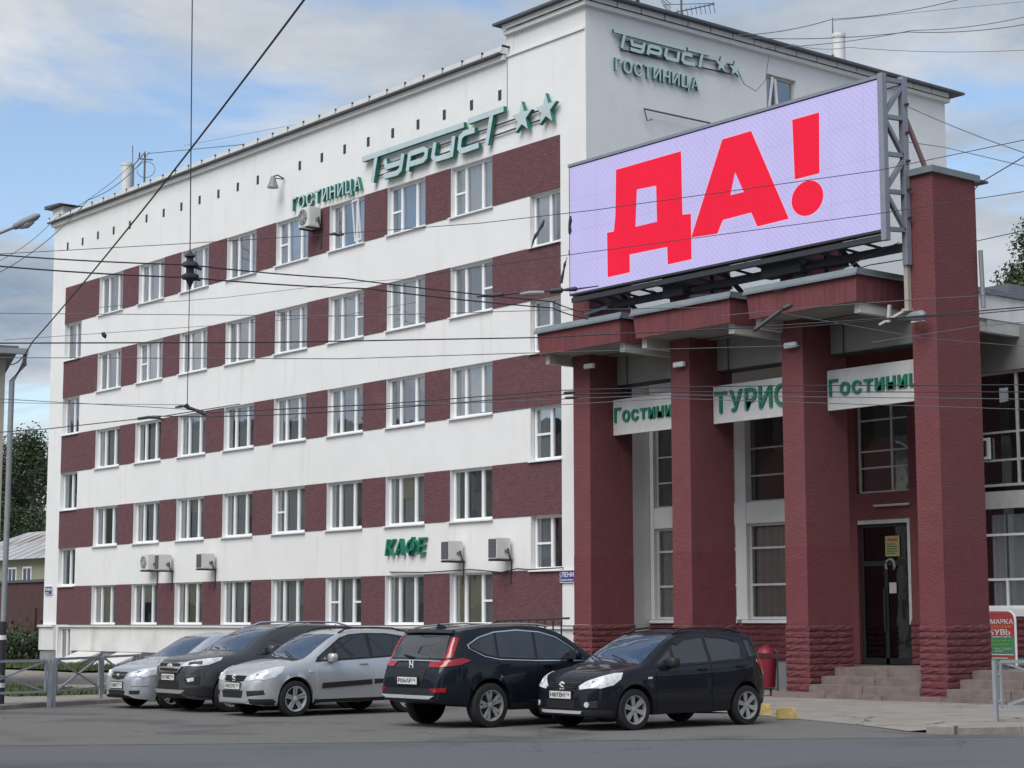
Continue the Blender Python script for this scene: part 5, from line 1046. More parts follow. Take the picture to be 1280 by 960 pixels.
        c.bvh = BVHTree.FromBMesh(bm); bm.free(); me.shade_smooth(); me.set_sharp_from_angle(angle=math.radians(38))
        link('body', me, c.root)
    def decal(c, name, m, pts, d, off=.006, thick=.012, n=9, k=9, parent=None, smooth=40, d2=None):
        """raise a shaped piece on the bodywork: 3-D outline `pts` (s, y, z) cast onto the body along d (local)"""
        d = Vector(d).normalized(); e1 = (d.cross(Z_) if abs(d.z) < .95 else d.cross(Y_)).normalized(); e2 = e1.cross(d)
        P3 = [Vector((c.fx-c.mp(p[0]), p[1], p[2])) for p in pts]; P = [(q.dot(e1), q.dot(e2)) for q in P3]; dep = min(q.dot(d) for q in P3)-1.2
        lo, hi = min(p[1] for p in P), max(p[1] for p in P); ep = (hi-lo)*1e-4
        vs_ = sorted(set([min(hi-ep, max(lo+ep, p[1])) for p in P]+[lo+ep+(hi-lo-2*ep)*i/n for i in range(n+1)])); rows = []
        vv = []
        for v in vs_:
            if not vv or v-vv[-1] > (hi-lo)*.012: vv.append(v)
        for v in vv:
            xs = []
            for i in range(len(P)):
                a, b_ = P[i], P[(i+1) % len(P)]
                if (a[1] <= v) != (b_[1] <= v): xs.append(a[0]+(b_[0]-a[0])*(v-a[1])/(b_[1]-a[1]))
            if len(xs) < 2: continue
            x0, x1 = min(xs), max(xs); row = []
            for i in range(k+1):
                o_ = e1*(x0+(x1-x0)*i/k)+e2*v+d*dep; h = c.bvh.ray_cast(o_, d)
                if h[0] is None: row.append(None)
                else:
                    nn = h[1] if h[1].dot(d) < 0 else -h[1]; row.append((h[0]+nn*off*.5-d*off*.5, h[0]-d*off*.0+d*thick))
            rows.append(row)
        bm = bmesh.new(); V = {}
        def vt(i, j):
            if (i, j) not in V: V[(i, j)] = bm.verts.new(rows[i][j][0])
            return V[(i, j)]
        for i in range(len(rows)-1):
            for j in range(k):
                q = [(i,j), (i,j+1), (i+1,j+1), (i+1,j)]
                if all(rows[a][b_] for a, b_ in q):
                    try: bm.faces.new([vt(a, b_) for a, b_ in q])
                    except ValueError: pass
        if not bm.faces: bm.free(); return None
        bmesh.ops.remove_doubles(bm, verts=bm.verts, dist=.0005); bmesh.ops.recalc_face_normals(bm, faces=bm.faces)
        if sum(f.normal.dot(d)*f.calc_area() for f in bm.faces) > 0: bmesh.ops.reverse_faces(bm, faces=bm.faces)
        ed = [e for e in bm.edges if e.is_boundary]; r = bmesh.ops.extrude_edge_only(bm, edges=ed)
        for v in [g_ for g_ in r['geom'] if isinstance(g_, bmesh.types.BMVert)]: v.co += d*thick
        me = bpy.data.meshes.new(name); bm.to_mesh(me); bm.free(); me.materials.append(MATS[m]); me.shade_smooth(); me.set_sharp_from_angle(angle=math.radians(smooth))
        return link(name, me, parent or c.root)
    def both(c, name, m, pts, d=(0, -1, 0), **kw):
        """on both sides; given for the left side (+y, cast towards -y)"""
        a = c.decal(name, m, pts, d, **kw); kw2 = dict(kw); kw2.pop('parent', None)
        b_ = c.decal(name, m, [(p[0], -p[1], p[2]) for p in pts], (d[0], -d[1], d[2]), **kw2); return a, b_
    def add(c, name, m, fn, parent=None, smooth=40): return part(name, parent or c.root, m, fn, smooth)
    def wheels(c, style, tw=.20, rimm='rim'):
        sp = c.sp; r = sp['rw']; tr_ = sp['tr']/2
        prof = [(-.5,.70), (-.5,.86), (-.47,.955), (-.38,.99), (0,1.0), (.38,.99), (.47,.955), (.5,.86), (.5,.70)]
        b = MB(); n = 40; rr = [(u*tw, v*r) for u, v in prof]
        vs = [(math.cos(2*PI*i/n)*v, u, math.sin(2*PI*i/n)*v) for u, v in rr for i in range(n)]
        b.add(vs, [(k*n+i, k*n+(i+1) % n, (k+1)*n+(i+1) % n, (k+1)*n+i) for k in range(len(rr)-1) for i in range(n)]); tm = b.mesh('tyre', 'tyre', 35)
        ri = r*.70; b = MB(); y = tw*.5     # rim for +y outside
        ringp = [(y-.012, ri*1.02), (y-.002, ri*1.0), (y-.004, ri*.93), (y-.03, ri*.90), (y-.09, ri*.86)]
        b.add([(math.cos(2*PI*i/n)*v, u, math.sin(2*PI*i/n)*v) for u, v in ringp for i in range(n)], [(k*n+i, k*n+(i+1) % n, (k+1)*n+(i+1) % n, (k+1)*n+i) for k in range(len(ringp)-1) for i in range(n)])
        ns = style['n']
        for i in range(ns):
            for da in style['split']:
                a = 2*PI*i/ns+style.get('rot', .3); ai = a+da[0]; ao = a+da[1]; w0, w1 = style['w']
                p0 = Vector((math.cos(ai), 0, math.sin(ai)))*ri*.16; p1 = Vector((math.cos(ao), 0, math.sin(ao)))*ri*.95; t = Vector((-math.sin(a), 0, math.cos(a)))
                yo0, yo1 = y-.028, y-.010; dd = Vector((0,-.03,0))
                q = [p0-t*w0+Y_*yo0, p0+t*w0+Y_*yo0, p1+t*w1+Y_*yo1, p1-t*w1+Y_*yo1]
                b.add(q+[v+dd for v in q], [(3,2,1,0), (4,5,6,7), (0,1,5,4), (1,2,6,5), (2,3,7,6), (3,0,4,7)])
        hub = [(y-.02, .0), (y-.018, ri*.12), (y-.024, ri*.2), (y-.06, ri*.22)]
        b.add([(math.cos(2*PI*i/12)*v, u, math.sin(2*PI*i/12)*v) for u, v in hub for i in range(12)], [(k*12+i, k*12+(i+1) % 12, (k+1)*12+(i+1) % 12, (k+1)*12+i) for k in range(3) for i in range(12)])
        rm = b.mesh('rim', rimm, 30)
        b = MB(); b.add([(0, y-.075, 0)]+[(math.cos(2*PI*i/n)*ri*.9, y-.075, math.sin(2*PI*i/n)*ri*.9) for i in range(n)], [(0, i+1, (i+1) % n+1) for i in range(n)]); bmk = b.mesh('brake_disc', 'rim_dark')
        for a in c.axs:
            for sg in (1, -1):
                w = link('wheel', None, c.root, (c.fx-a, sg*(tr_+.02), r), 0 if sg > 0 else PI)
                link('tyre', tm, w); link('rim', rm, w); link('brake_disc', bmk, w)
    def plate(c, s, z, txt, reg, front=True, w=.52, h=.112, tilt=0):
        """number plate at the bumper"""
        hit = c.bvh.ray_cast(Vector((c.fx-(0 if front else c.L)+(3 if front else -3), 0, z)), Vector((-1 if front else 1, 0, 0)))[0]
        x = hit.x+(.012 if front else -.022); sg = 1 if front else -1
        p = c.add('number_plate', 'plate_white', lambda b: b.box(min(x, x+sg*.012), max(x, x+sg*.012), -w/2, w/2, z-h/2, z+h/2))
        c.add('plate_frame', 'trim_black', lambda b: b.box(min(x-sg*.008, x+sg*.006), max(x-sg*.008, x+sg*.006), -w/2-.015, w/2+.015, z-h/2-.015, z+h/2+.015))
        eu = Vector((0, sg, 0)); o = Vector((x+sg*.0125, -sg*w/2, z-h/2))
        text(p, txt, o+eu*.02+Z_*.025, eu, Z_, w*.72-.02, .066, .002, 'print_black', 'print_black', .02, gap=.08, joined=True, name='lettering')
        text(p, reg, o+eu*(w*.78)+Z_*.05, eu, Z_, w*.16, .042, .002, 'print_black', 'print_black', .015, joined=True, name='lettering')
        MB().bar(o+eu*w*.745+Z_*.006, o+eu*w*.745+Z_*(h-.006), .003).build('plate_line', 'print_black', p)
    def mirror(c, s, z, m, y, big=(.10, .11, .085)):
        for sg in (1, -1):
            def fn(b):
                bm = bmesh.new(); bmesh.ops.create_uvsphere(bm, u_segments=12, v_segments=8, radius=1)
                for v in bm.verts:
                    q = v.co; f = lambda t: math.copysign(abs(t)**.6, t); v.co = Vector((c.fx-s+f(q.x)*big[0]*.7-(.02 if q.x < 0 else 0), sg*(y+.12+f(q.y)*big[1]), z+.05+f(q.z)*big[2]))
                bm.verts.index_update(); b.add([v.co.copy() for v in bm.verts], [tuple(v.index for v in fa.verts) for fa in bm.faces]); bm.free()
            mm = c.add('door_mirror', m, fn, smooth=60); c.add('mirror_arm', 'trim_black', lambda b: b.bar((c.fx-s, sg*(y-.06), z-.01), (c.fx-s, sg*(y+.06), z+.02), .06, .04), mm)
            c.add('mirror_glass', 'car_glass', lambda b: b.box(c.fx-s-big[0]*.7-.024, c.fx-s-big[0]*.7-.018, sg*(y+.12)-big[1]*.8, sg*(y+.12)+big[1]*.8, z+.05-big[2]*.75, z+.05+big[2]*.75), mm)
    def door(c, name, pts, hs, hz, m=None):
        for sg in (1, -1):
            Q = [(p[0], sg*1.0, p[1]) for p in pts]; d = c.decal(name, m or c.paint, Q, (0, -sg, 0), off=.007, thick=.010, n=12, k=10)
            if d:
                hit = c.bvh.ray_cast(Vector((c.fx-hs, sg*2, hz)), Vector((0, -sg, 0)))[0]
                if hit: c.add('handle', m or c.paint, lambda b: rbox(b, c.fx-hs-.10, c.fx-hs+.10, min(hit.y+sg*.004, hit.y+sg*.040), max(hit.y+sg*.004, hit.y+sg*.040), hz-.016, hz+.016, .012), d)
    def badge(c, z, front, kind, size):
        x0 = 3 if front else -3; hit = c.bvh.ray_cast(Vector((x0, 0, z)), Vector((-1 if front else 1, 0, 0)))[0]; sg = 1 if front else -1
        o = Vector((hit.x+sg*.02, 0, z)); eu = Vector((0, sg, 0)); s = size
        ST = {'s': [[(.42,.30), (-.06,.50), (-.44,.20), (.40,-.22), (.06,-.50), (-.42,-.28)]], 'h': [[(-.36,.46), (-.26,0), (-.36,-.46)], [(.36,.46), (.26,0), (.36,-.46)], [(-.28,.0), (.28,.0)]],
              'oval': [[(.5*math.cos(t*PI/8), .22*math.sin(t*PI/8)) for t in range(17)], [(-.25,.0), (.25,.04)]], 'bar': [[(-.5,.0), (.5,.0)], [(-.12,.16), (.12,.16)], [(-.12,-.16), (.12,-.16)]]}
        c.add('badge', 'pvc', lambda b: [b.prism([offset_stroke([(u*s, v*s) for u, v in st_], s*(.17 if kind == 's' else .11))], o, eu, Z_, Vector((sg,0,0)), -.012, .008+.001*i) for i, st_ in enumerate(ST[kind])], smooth=None)
FIVE = dict(n=5, split=[(-.03,-.06), (.03,.06)], w=(.030, .030)); SIX = dict(n=6, split=[(0,0)], w=(.026, .044)); FIVE_B = dict(n=5, split=[(-.05,-.20), (.05,.20)], w=(.020, .030), rot=.1); TEN = dict(n=5, split=[(-.05,-.16), (.05,.16)], w=(.016, .016))

HATCH = dict(kf=.93, kr=.84, L=4.13, wb=2.50, fo=.875, rw=.325, ra=.385, tr=1.50, tum=.40,
    zc=[(0,.52), (.02,.60), (.06,.70), (.14,.80), (.3,.885), (.6,.965), (.9,1.025), (1.06,1.06), (1.5,1.295), (1.95,1.505), (2.1,1.545), (2.4,1.575), (2.9,1.575), (3.4,1.55), (3.66,1.515), (3.74,1.48), (3.9,1.27), (4.03,1.02), (4.07,.9), (4.11,.75), (4.13,.62)],
    zb=[(0,.46), (.03,.56), (.08,.64), (.18,.72), (.4,.82), (.8,.90), (1.06,.94), (1.6,.965), (2.4,.99), (3.2,1.03), (3.6,1.06), (3.85,1.04), (3.98,.94), (4.08,.76), (4.13,.55)],
    w=[(0,.40), (.02,.50), (.06,.61), (.12,.695), (.25,.785), (.45,.845), (.8,.875), (1.6,.877), (3.0,.877), (3.5,.865), (3.8,.82), (3.95,.765), (4.05,.70), (4.11,.63), (4.13,.54)],
    zl=[(0,.25), (.08,.23), (.3,.21), (.6,.21), (1.4,.235), (3.2,.25), (3.7,.29), (4.0,.34), (4.13,.40)])
def hatchback(label, x, y, th, paint, num, reg, rim, rimm, silver, z=0.0):
    c = Car(label, x, y, th, HATCH, paint, z)
    # front: windscreen, grille, lights, lower intake
    c.decal('windscreen', 'wind_glass_sky', [(1.0,.70,1.065), (1.0,-.70,1.065), (1.9,-.555,1.47), (1.9,.555,1.47)], (-1,0,-.35), off=.006, n=10, k=12)
    c.decal('cowl', 'trim_black', [(.9,.68,1.02), (.9,-.68,1.02), (1.05,-.70,1.065), (1.05,.70,1.065)], (-.4,0,-1), off=.004)
    c.decal('upper_grille', 'trim_black', [(0,.36,.75), (0,-.36,.75), (0,-.31,.645), (0,0,.625), (0,.31,.645)], (-1,0,-.12), off=.008, n=8, k=12)
    for zz in (.67, .705, .735): c.decal('grille_bar', 'trim_black' if not silver else 'trim_black', [(0,.33,zz+.006), (0,-.33,zz+.006), (0,-.33,zz-.006), (0,.33,zz-.006)], (-1,0,-.12), off=.024, n=2, k=12)
    c.decal('lower_grille', 'trim_black', [(0,.36,.475), (0,-.36,.475), (0,-.32,.345), (0,.32,.345)], (-1,0,0), off=.006, n=4, k=12)
    if silver: c.both('fog_lamp', 'trim_black', [(.1,.42,.47), (.2,.76,.495), (.25,.76,.41), (.1,.44,.375)], d=(-.85,-.5,0), off=.008)
    else: 
        c.both('fog_recess', 'trim_black', [(.1,.44,.46), (.2,.70,.47), (.2,.70,.37), (.1,.46,.36)], d=(-.85,-.5,0), off=.006)
        c.both('fog_lamp', 'headlight', [(.12,.545+.05*math.cos(t*PI/4),.415+.045*math.sin(t*PI/4)) for t in range(8)], d=(-.85,-.5,0), off=.016, n=6, k=6)
    c.decal('bumper_strip', 'rim' if not silver else paint, [(0,.50,.315), (0,-.50,.315), (0,-.47,.268), (0,.47,.268)], (-1,0,.1), off=.012, n=3, k=12)
    c.both('lower_lip', 'trim_black', [(.03,.50,.335), (.35,.85,.33), (.46,.86,.26), (.46,.86,.20), (.08,.5,.23)], d=(-.6,-.8,0), off=.006)
    c.both('headlight', 'headlight', [(.06,.40,.635), (.05,.40,.70), (.16,.47,.765), (.55,.74,.895), (.66,.80,.90), (.60,.82,.80), (.42,.83,.715), (.22,.72,.655)], d=(-.66,-.72,-.22), off=.010, n=14, k=12)
    c.both('headlight_lens', 'chrome', [(.2,.60+.055*math.cos(t*PI/4),.72+.05*math.sin(t*PI/4)) for t in range(8)], d=(-.66,-.72,-.22), off=.016, n=6, k=6)
    # side glass: one black band, then three lights
    up = lambda s: c.zc(s)
    c.both('window_surround', 'trim_black', [(1.30,1,.975), (1.36,1,1.06), (1.93,1,1.415), (2.15,1,1.475), (2.5,1,1.50), (3.0,1,1.49), (3.36,1,1.44), (3.50,1,1.25), (3.40,1,1.075), (2.6,1,1.03)], off=.005, n=14, k=14)
    c.both('quarter_glass', 'car_glass', [(1.40,1,1.0), (1.42,1,1.06), (1.72,1,1.25), (1.74,1,1.02)], off=.011)
    c.both('door_glass', 'car_glass', [(1.80,1,1.025), (1.79,1,1.29), (2.0,1,1.42), (2.2,1,1.455), (2.50,1,1.472), (2.52,1,1.05)], off=.011)
    c.both('door_glass', 'car_glass', [(2.60,1,1.055), (2.58,1,1.472), (3.0,1,1.46), (3.22,1,1.42), (3.32,1,1.30), (3.27,1,1.095)], off=.011)
    c.both('rear_quarter_glass', 'car_glass', [(3.50,1,1.12), (3.46,1,1.40), (3.60,1,1.38), (3.74,1,1.16), (3.70,1,1.13)], off=.007)
    c.both('rain_visor', 'trim_black', [(1.86,1,1.36), (2.1,1,1.455), (2.5,1,1.49), (2.5,1,1.45), (2.12,1,1.41), (1.9,1,1.31)], off=.022) if not silver else None
    c.both('rain_visor', 'trim_black', [(2.6,1,1.49), (3.1,1,1.465), (3.28,1,1.40), (3.24,1,1.36), (3.05,1,1.42), (2.6,1,1.45)], off=.022) if not silver else None
    c.door('front_door', [(1.36,.30), (1.32,.56), (1.34,.955), (2.55,1.015), (2.55,.30)], 2.36, .93); c.door('rear_door', [(2.57,.30), (2.57,1.015), (3.42,1.055), (3.36,.80), (3.02,.42), (2.96,.30)], 3.22, .965)
    if silver: c.both('side_moulding', 'trim_black', [(1.42,1,.50), (1.44,1,.60), (2.53,1,.645), (2.53,1,.555)], off=.020, n=4); c.both('side_moulding', 'trim_black', [(2.59,1,.56), (2.59,1,.65), (3.24,1,.68), (3.16,1,.59)], off=.020, n=4)
    c.both('sill_cladding', 'trim_black', [(1.28,1,.215), (1.28,1,.305), (2.96,1,.315), (2.96,1,.235)], off=.012, n=3, k=14)
    c.both('side_repeater', 'headlight', [(1.16,1,.80), (1.16,1,.83), (1.24,1,.835), (1.24,1,.805)], off=.012, n=3, k=3)
    c.both('tail_light', 'tail_red', [(3.80,.9,1.075), (3.95,.9,1.06), (4.03,.9,.94), (4.06,.9,.83), (3.98,.9,.80), (3.90,.9,.90), (3.78,.9,1.02)], d=(.55,-.83,0), off=.012, n=10, k=8)
    c.decal('rear_glass', 'car_glass', [(3.8,.54,1.42), (3.8,-.54,1.42), (3.95,-.64,1.09), (3.95,.64,1.09)], (1,0,-.25), off=.006)
    c.both('mud_flap', 'trim_black', [(3.93,1,.42), (3.97,1,.20), (3.80,1,.2), (3.84,1,.36)], off=.01)
    c.mirror(1.62, 1.0, paint if silver else 'trim_black', .80)
    for sg in (1, -1):
        yb = lambda s: c.w(s)*.955-.40*(c.zc(s)-c.zb(s)-.02)-.07
        pr = [(c.fx-s, sg*yb(s), c.zc(s)+(.022 if 2.1 < s < 3.3 else -.012)) for s in (1.98, 2.14, 2.4, 2.8, 3.2, 3.40, 3.52)]
        c.add('roof_rail', 'trim_black', lambda b: b.tube(pr, .018, 6))
    c.add('antenna', 'trim_black', lambda b: b.tube([(c.fx-2.15,0,1.55), (c.fx-2.30,0,1.66)], .008, 5)) if silver else None
    c.add('wiper', 'trim_black', lambda b: (b.bar((c.fx-1.02,.5,1.075), (c.fx-1.20,-.05,1.165), .015), b.bar((c.fx-1.02,-.1,1.075), (c.fx-1.2,-.55,1.165), .015)))
    c.badge(.69, True, 's', .125); c.plate(0, .555, num, reg, True); c.wheels(rim, rimm=rimm); return c
hatchback('black hatchback with six spoke grey wheels parked nose out, nearest to the yellow blocks', 14.24, -11.03, math.radians(-90.8), 'paint_black', 'Н817ВН', '76', SIX, 'rim_grey', False)
hatchback('silver hatchback with roof rails and dark door strips, third from the left in the row', 7.12, -12.84, math.radians(-90), 'paint_silver', 'А102УК', '76', FIVE, 'rim', True)

SUV_B = dict(L=4.59, wb=2.66, fo=.93, rw=.36, ra=.425, tr=1.60, tum=.36,
    zc=[(0,.68), (.03,.80), (.1,.92), (.25,1.0), (.7,1.08), (1.1,1.13), (1.6,1.38), (2.05,1.59), (2.3,1.64), (2.7,1.665), (3.4,1.65), (3.9,1.60), (4.12,1.555), (4.18,1.51), (4.3,1.33), (4.40,1.13), (4.47,1.06), (4.52,.98), (4.57,.80), (4.59,.60)],
    zb=[(0,.6), (.1,.8), (.3,.92), (1.1,1.01), (2.0,1.05), (3.0,1.08), (3.8,1.14), (4.2,1.12), (4.38,1.02), (4.48,.92), (4.56,.74), (4.59,.54)],
    w=[(0,.60), (.05,.72), (.15,.82), (.4,.90), (.9,.925), (3.4,.927), (3.9,.915), (4.2,.88), (4.4,.82), (4.52,.76), (4.57,.72), (4.59,.66)],
    zl=[(0,.36), (.2,.28), (.6,.25), (1.5,.27), (3.3,.28), (3.9,.34), (4.3,.40), (4.59,.44)])
def suv_rear(label, x, y, th):
    c = Car(label, x, y, th, SUV_B, 'paint_black_blue')
    c.both('window_trim', 'chrome', [(1.48,1,1.045), (1.75,1,1.28), (2.05,1,1.455), (2.4,1,1.545), (2.9,1,1.578), (3.4,1,1.545), (3.75,1,1.46), (4.00,1,1.335), (3.98,1,1.275), (3.70,1,1.145), (3.4,1,1.09), (2.6,1,1.06)], off=.010, n=18, k=18)
    CH = [(1.48,1.045), (1.75,1.28), (2.05,1.455), (2.4,1.545), (2.9,1.578), (3.4,1.545), (3.75,1.46), (4.00,1.335), (3.98,1.275), (3.70,1.145), (3.4,1.09), (2.6,1.06)]
    c.both('window_surround', 'trim_black', [(2.75+(u-2.75)*.976, 1, 1.29+(v-1.29)*.925) for u, v in CH], off=.017, n=18, k=18)
    c.both('door_glass', 'car_glass', [(1.62,1,1.085), (1.82,1,1.27), (2.08,1,1.42), (2.42,1,1.51), (2.52,1,1.52), (2.56,1,1.095)], off=.022)
    c.both('door_glass', 'car_glass', [(2.62,1,1.10), (2.58,1,1.527), (2.95,1,1.545), (3.36,1,1.515), (3.40,1,1.13)], off=.022)
    c.both('rear_quarter_glass', 'car_glass', [(3.45,1,1.135), (3.42,1,1.505), (3.72,1,1.43), (3.95,1,1.32), (3.93,1,1.29), (3.68,1,1.18)], off=.022)
    c.decal('rear_glass', 'car_glass', [(4.2,.60,1.485), (4.2,-.60,1.485), (4.4,-.70,1.12), (4.4,.70,1.12)], (1,0,-.2), off=.006, n=10, k=12)
    c.decal('spoiler', 'trim_black', [(4.1,.62,1.55), (4.1,-.62,1.55), (4.16,-.63,1.49), (4.16,.63,1.49)], (1,0,-.5), off=.05, thick=.03, n=3, k=12)
    c.decal('chrome_strip', 'chrome', [(4.5,.66,1.10), (4.5,-.66,1.10), (4.5,-.66,1.075), (4.5,.66,1.075)], (1,0,-.2), off=.020, n=2, k=14)
    c.both('tail_light', 'tail_red', [(4.25,.71,1.45), (4.16,.79,1.45), (4.33,.84,1.13), (4.42,.74,1.11)], d=(.72,-.69,0), off=.016, n=12, k=6)
    c.both('tail_light', 'tail_red', [(4.5,.47,1.06), (4.16,.90,1.125), (4.03,.93,1.085), (4.22,.9,1.02), (4.5,.70,.975), (4.5,.46,.98)], d=(.72,-.69,0), off=.018, n=9, k=12)
    c.decal('number_recess', 'trim_black', [(4.5,.42,.93), (4.5,-.42,.93), (4.5,-.38,.76), (4.5,.38,.76)], (1,0,0), off=.006, n=5)
    c.decal('lower_bumper', 'trim_black', [(4.59,.78,.64), (4.59,-.78,.64), (4.59,-.72,.46), (4.59,.72,.46)], (1,0,0), off=.010, n=6, k=14)
    c.decal('skid_strip', 'rim', [(4.59,.70,.53), (4.59,-.70,.53), (4.59,-.58,.475), (4.59,.58,.475)], (1,0,0), off=.020, n=3, k=14)
    c.both('reflector', 'tail_red', [(4.5,.52,.645), (4.4,.80,.66), (4.4,.78,.58), (4.5,.60,.585)], d=(.85,-.5,0), off=.018, n=4)
    c.both('arch_trim', 'trim_black', [(3.59+.50*math.cos(PI*t/10), 1, .36+.50*math.sin(PI*t/10)) for t in range(11)]+[(3.59-.43*math.cos(PI*t/10), 1, .36+.43*math.sin(PI*t/10)) for t in range(11)], off=.008) if False else None
    c.both('sill_cladding', 'trim_black', [(1.38,1,.26), (1.38,1,.40), (3.16,1,.40), (3.16,1,.28)], off=.014, n=3, k=14); c.both('sill_strip', 'chrome', [(1.5,1,.405), (1.5,1,.425), (3.1,1,.43), (3.1,1,.41)], off=.012, n=2, k=14)
    c.door('front_door', [(1.42,.42), (1.36,.70), (1.42,1.035), (2.56,1.06), (2.58,.42)], 2.36, .98); c.door('rear_door', [(2.60,.42), (2.58,1.06), (3.42,1.085), (3.36,.92), (3.13,.66), (3.08,.42)], 3.28, 1.0)
    c.both('headlight', 'headlight', [(.06,.5,.84), (.3,.84,.93), (.6,.92,.97), (.4,.9,.86), (.1,.6,.77)], d=(-.66,-.72,-.1), off=.01)
    c.decal('windscreen', 'wind_glass_sky', [(1.1,.74,1.15), (1.1,-.74,1.15), (2.05,-.60,1.55), (2.05,.60,1.55)], (-1,0,-.35), off=.006)
    c.mirror(1.78, 1.10, 'paint_black_blue', .86)
    for sg in (1, -1): c.add('roof_rail', 'rim_grey', lambda b: b.tube([(c.fx-s, sg*(.66-.02*abs(s-3)), c.zc(s)+.012) for s in (2.15, 2.4, 2.9, 3.4, 3.8, 3.98)], .018, 6))
    c.add('roof_fin', 'paint_black_blue', lambda b: b.add([(c.fx-3.75,.03,1.60), (c.fx-3.75,-.03,1.60), (c.fx-4.0,-.035,1.57), (c.fx-4.0,.035,1.57), (c.fx-3.97,0,1.685)], [(0,1,4), (1,2,4), (2,3,4), (3,0,4)]))
    c.add('rear_wiper', 'trim_black', lambda b: b.bar((c.fx-4.44,.02,1.13), (c.fx-4.40,.36,1.17), .02))
    c.badge(1.02, False, 'h', .13); c.plate(0, .76, 'Р056АР', '76', False); c.wheels(FIVE_B, .235, 'rim_grey'); return c
suv_rear('large black SUV with red tail lights and chrome window line, parked nose in', 12.08, -12.25, math.radians(91))

SUV_D = dict(kf=.94, L=4.53, wb=2.69, fo=.93, rw=.355, ra=.415, tr=1.57, tum=.36,
    zc=[(0,.66), (.02,.80), (.06,.92), (.16,1.0), (.4,1.06), (.9,1.13), (1.05,1.16), (1.6,1.44), (2.0,1.60), (2.3,1.65), (2.7,1.675), (3.3,1.66), (3.9,1.60), (4.1,1.55), (4.2,1.48), (4.38,1.15), (4.46,1.02), (4.53,.75)],
    zb=[(0,.55), (.04,.72), (.1,.82), (.3,.94), (1.05,1.03), (2.4,1.08), (3.6,1.16), (4.1,1.18), (4.35,1.05), (4.46,.9), (4.53,.65)],
    w=[(0,.48), (.02,.57), (.07,.68), (.16,.78), (.4,.88), (.9,.92), (3.4,.92), (4.0,.90), (4.35,.82), (4.48,.75), (4.53,.68)],
    zl=[(0,.36), (.1,.28), (.4,.24), (1.4,.26), (3.2,.28), (4.0,.36), (4.53,.42)])
def suv_front(label, x, y, th):
    c = Car(label, x, y, th, SUV_D, 'paint_graphite')
    c.decal('windscreen', 'wind_glass_sky', [(1.05,.75,1.17), (1.05,-.75,1.17), (2.0,-.60,1.575), (2.0,.60,1.575)], (-1,0,-.35), off=.006, n=10, k=12)
    c.decal('grille', 'trim_black', [(0,.43,.955), (0,-.43,.955), (0,-.46,.86), (0,-.34,.735), (0,.34,.735), (0,.46,.86)], (-1,0,-.12), off=.008, n=8, k=14)
    for zz, hw in ((.935,.41), (.845,.42), (.76,.33)): c.decal('grille_bar', 'chrome', [(0,hw,zz+.018), (0,-hw,zz+.018), (0,-hw,zz-.018), (0,hw,zz-.018)], (-1,0,-.12), off=.026, n=3, k=14)
    c.both('grille_end', 'chrome', [(.03,.40,.95), (.05,.455,.95), (.05,.475,.86), (.03,.35,.735), (.03,.31,.74), (.03,.42,.86)], d=(-1,0,-.12), off=.026)
    c.decal('lower_grille', 'trim_black', [(0,.40,.60), (0,-.40,.60), (0,-.46,.44), (0,.46,.44)], (-1,0,0), off=.008, n=5, k=14)
    c.decal('skid_strip', 'rim_grey', [(0,.62,.43), (0,-.62,.43), (0,-.5,.36), (0,.5,.36)], (-1,0,0), off=.014, n=4, k=14)
    c.both('lower_cladding', 'trim_black', [(.05,.5,.46), (.3,.87,.52), (.48,.9,.50), (.46,.9,.28), (.1,.55,.34)], d=(-.7,-.7,0), off=.008)
    c.both('headlight', 'headlight', [(.05,.46,.865), (.05,.47,.945), (.3,.72,1.0), (.72,.88,1.045), (.66,.90,.985), (.40,.87,.90), (.2,.74,.86)], d=(-.7,-.7,-.2), off=.012, n=12, k=12)
    c.both('headlight_lens', 'rim_dark', [(.14,.60,.88), (.14,.60,.94), (.35,.78,.965), (.32,.80,.905)], d=(-.7,-.7,-.2), off=.018, n=4, k=8)
    c.both('fog_recess', 'trim_black', [(.1,.52,.66), (.25,.83,.71), (.25,.83,.54), (.1,.58,.54)], d=(-.8,-.6,0), off=.008)
    c.both('fog_lamp', 'headlight', [(.12,.60,.645), (.2,.73,.665), (.2,.73,.60), (.12,.64,.58)], d=(-.8,-.6,0), off=.016, n=4, k=6)
    c.both('door_glass', 'car_glass', [(1.45,1,1.085), (1.72,1,1.31), (2.0,1,1.44), (2.3,1,1.53), (2.6,1,1.55), (2.6,1,1.12)], off=.010)
    c.both('door_glass', 'car_glass', [(2.68,1,1.125), (2.68,1,1.55), (3.1,1,1.545), (3.5,1,1.48), (3.6,1,1.19)], off=.010)
    c.both('rear_quarter_glass', 'car_glass', [(3.68,1,1.21), (3.6,1,1.46), (3.85,1,1.40), (4.02,1,1.26)], off=.010)
    c.door('front_door', [(1.42,.40), (1.36,.70), (1.42,1.06), (2.62,1.10), (2.64,.40)], 2.42, 1.0); c.door('rear_door', [(2.66,.40), (2.64,1.10), (3.55,1.15), (3.45,.95), (3.2,.62), (3.14,.40)], 3.36, 1.04)
    c.both('sill_cladding', 'trim_black', [(1.36,1,.25), (1.36,1,.38), (3.16,1,.39), (3.16,1,.28)], off=.014, n=3, k=14)
    c.both('tail_light', 'tail_red', [(4.15,.9,1.16), (4.3,.85,1.14), (4.4,.8,.98), (4.28,.88,1.0)], d=(.6,-.8,0), off=.012)
    c.mirror(1.75, 1.13, 'paint_graphite', .86)
    for sg in (1, -1): c.add('roof_rail', 'chrome', lambda b: b.tube([(c.fx-s, sg*(.665-.02*abs(s-2.9)), c.zc(s)+(.035 if 2.2 < s < 3.7 else -.012)) for s in (2.02, 2.2, 2.4, 2.9, 3.4, 3.7, 3.9)], .02, 6))
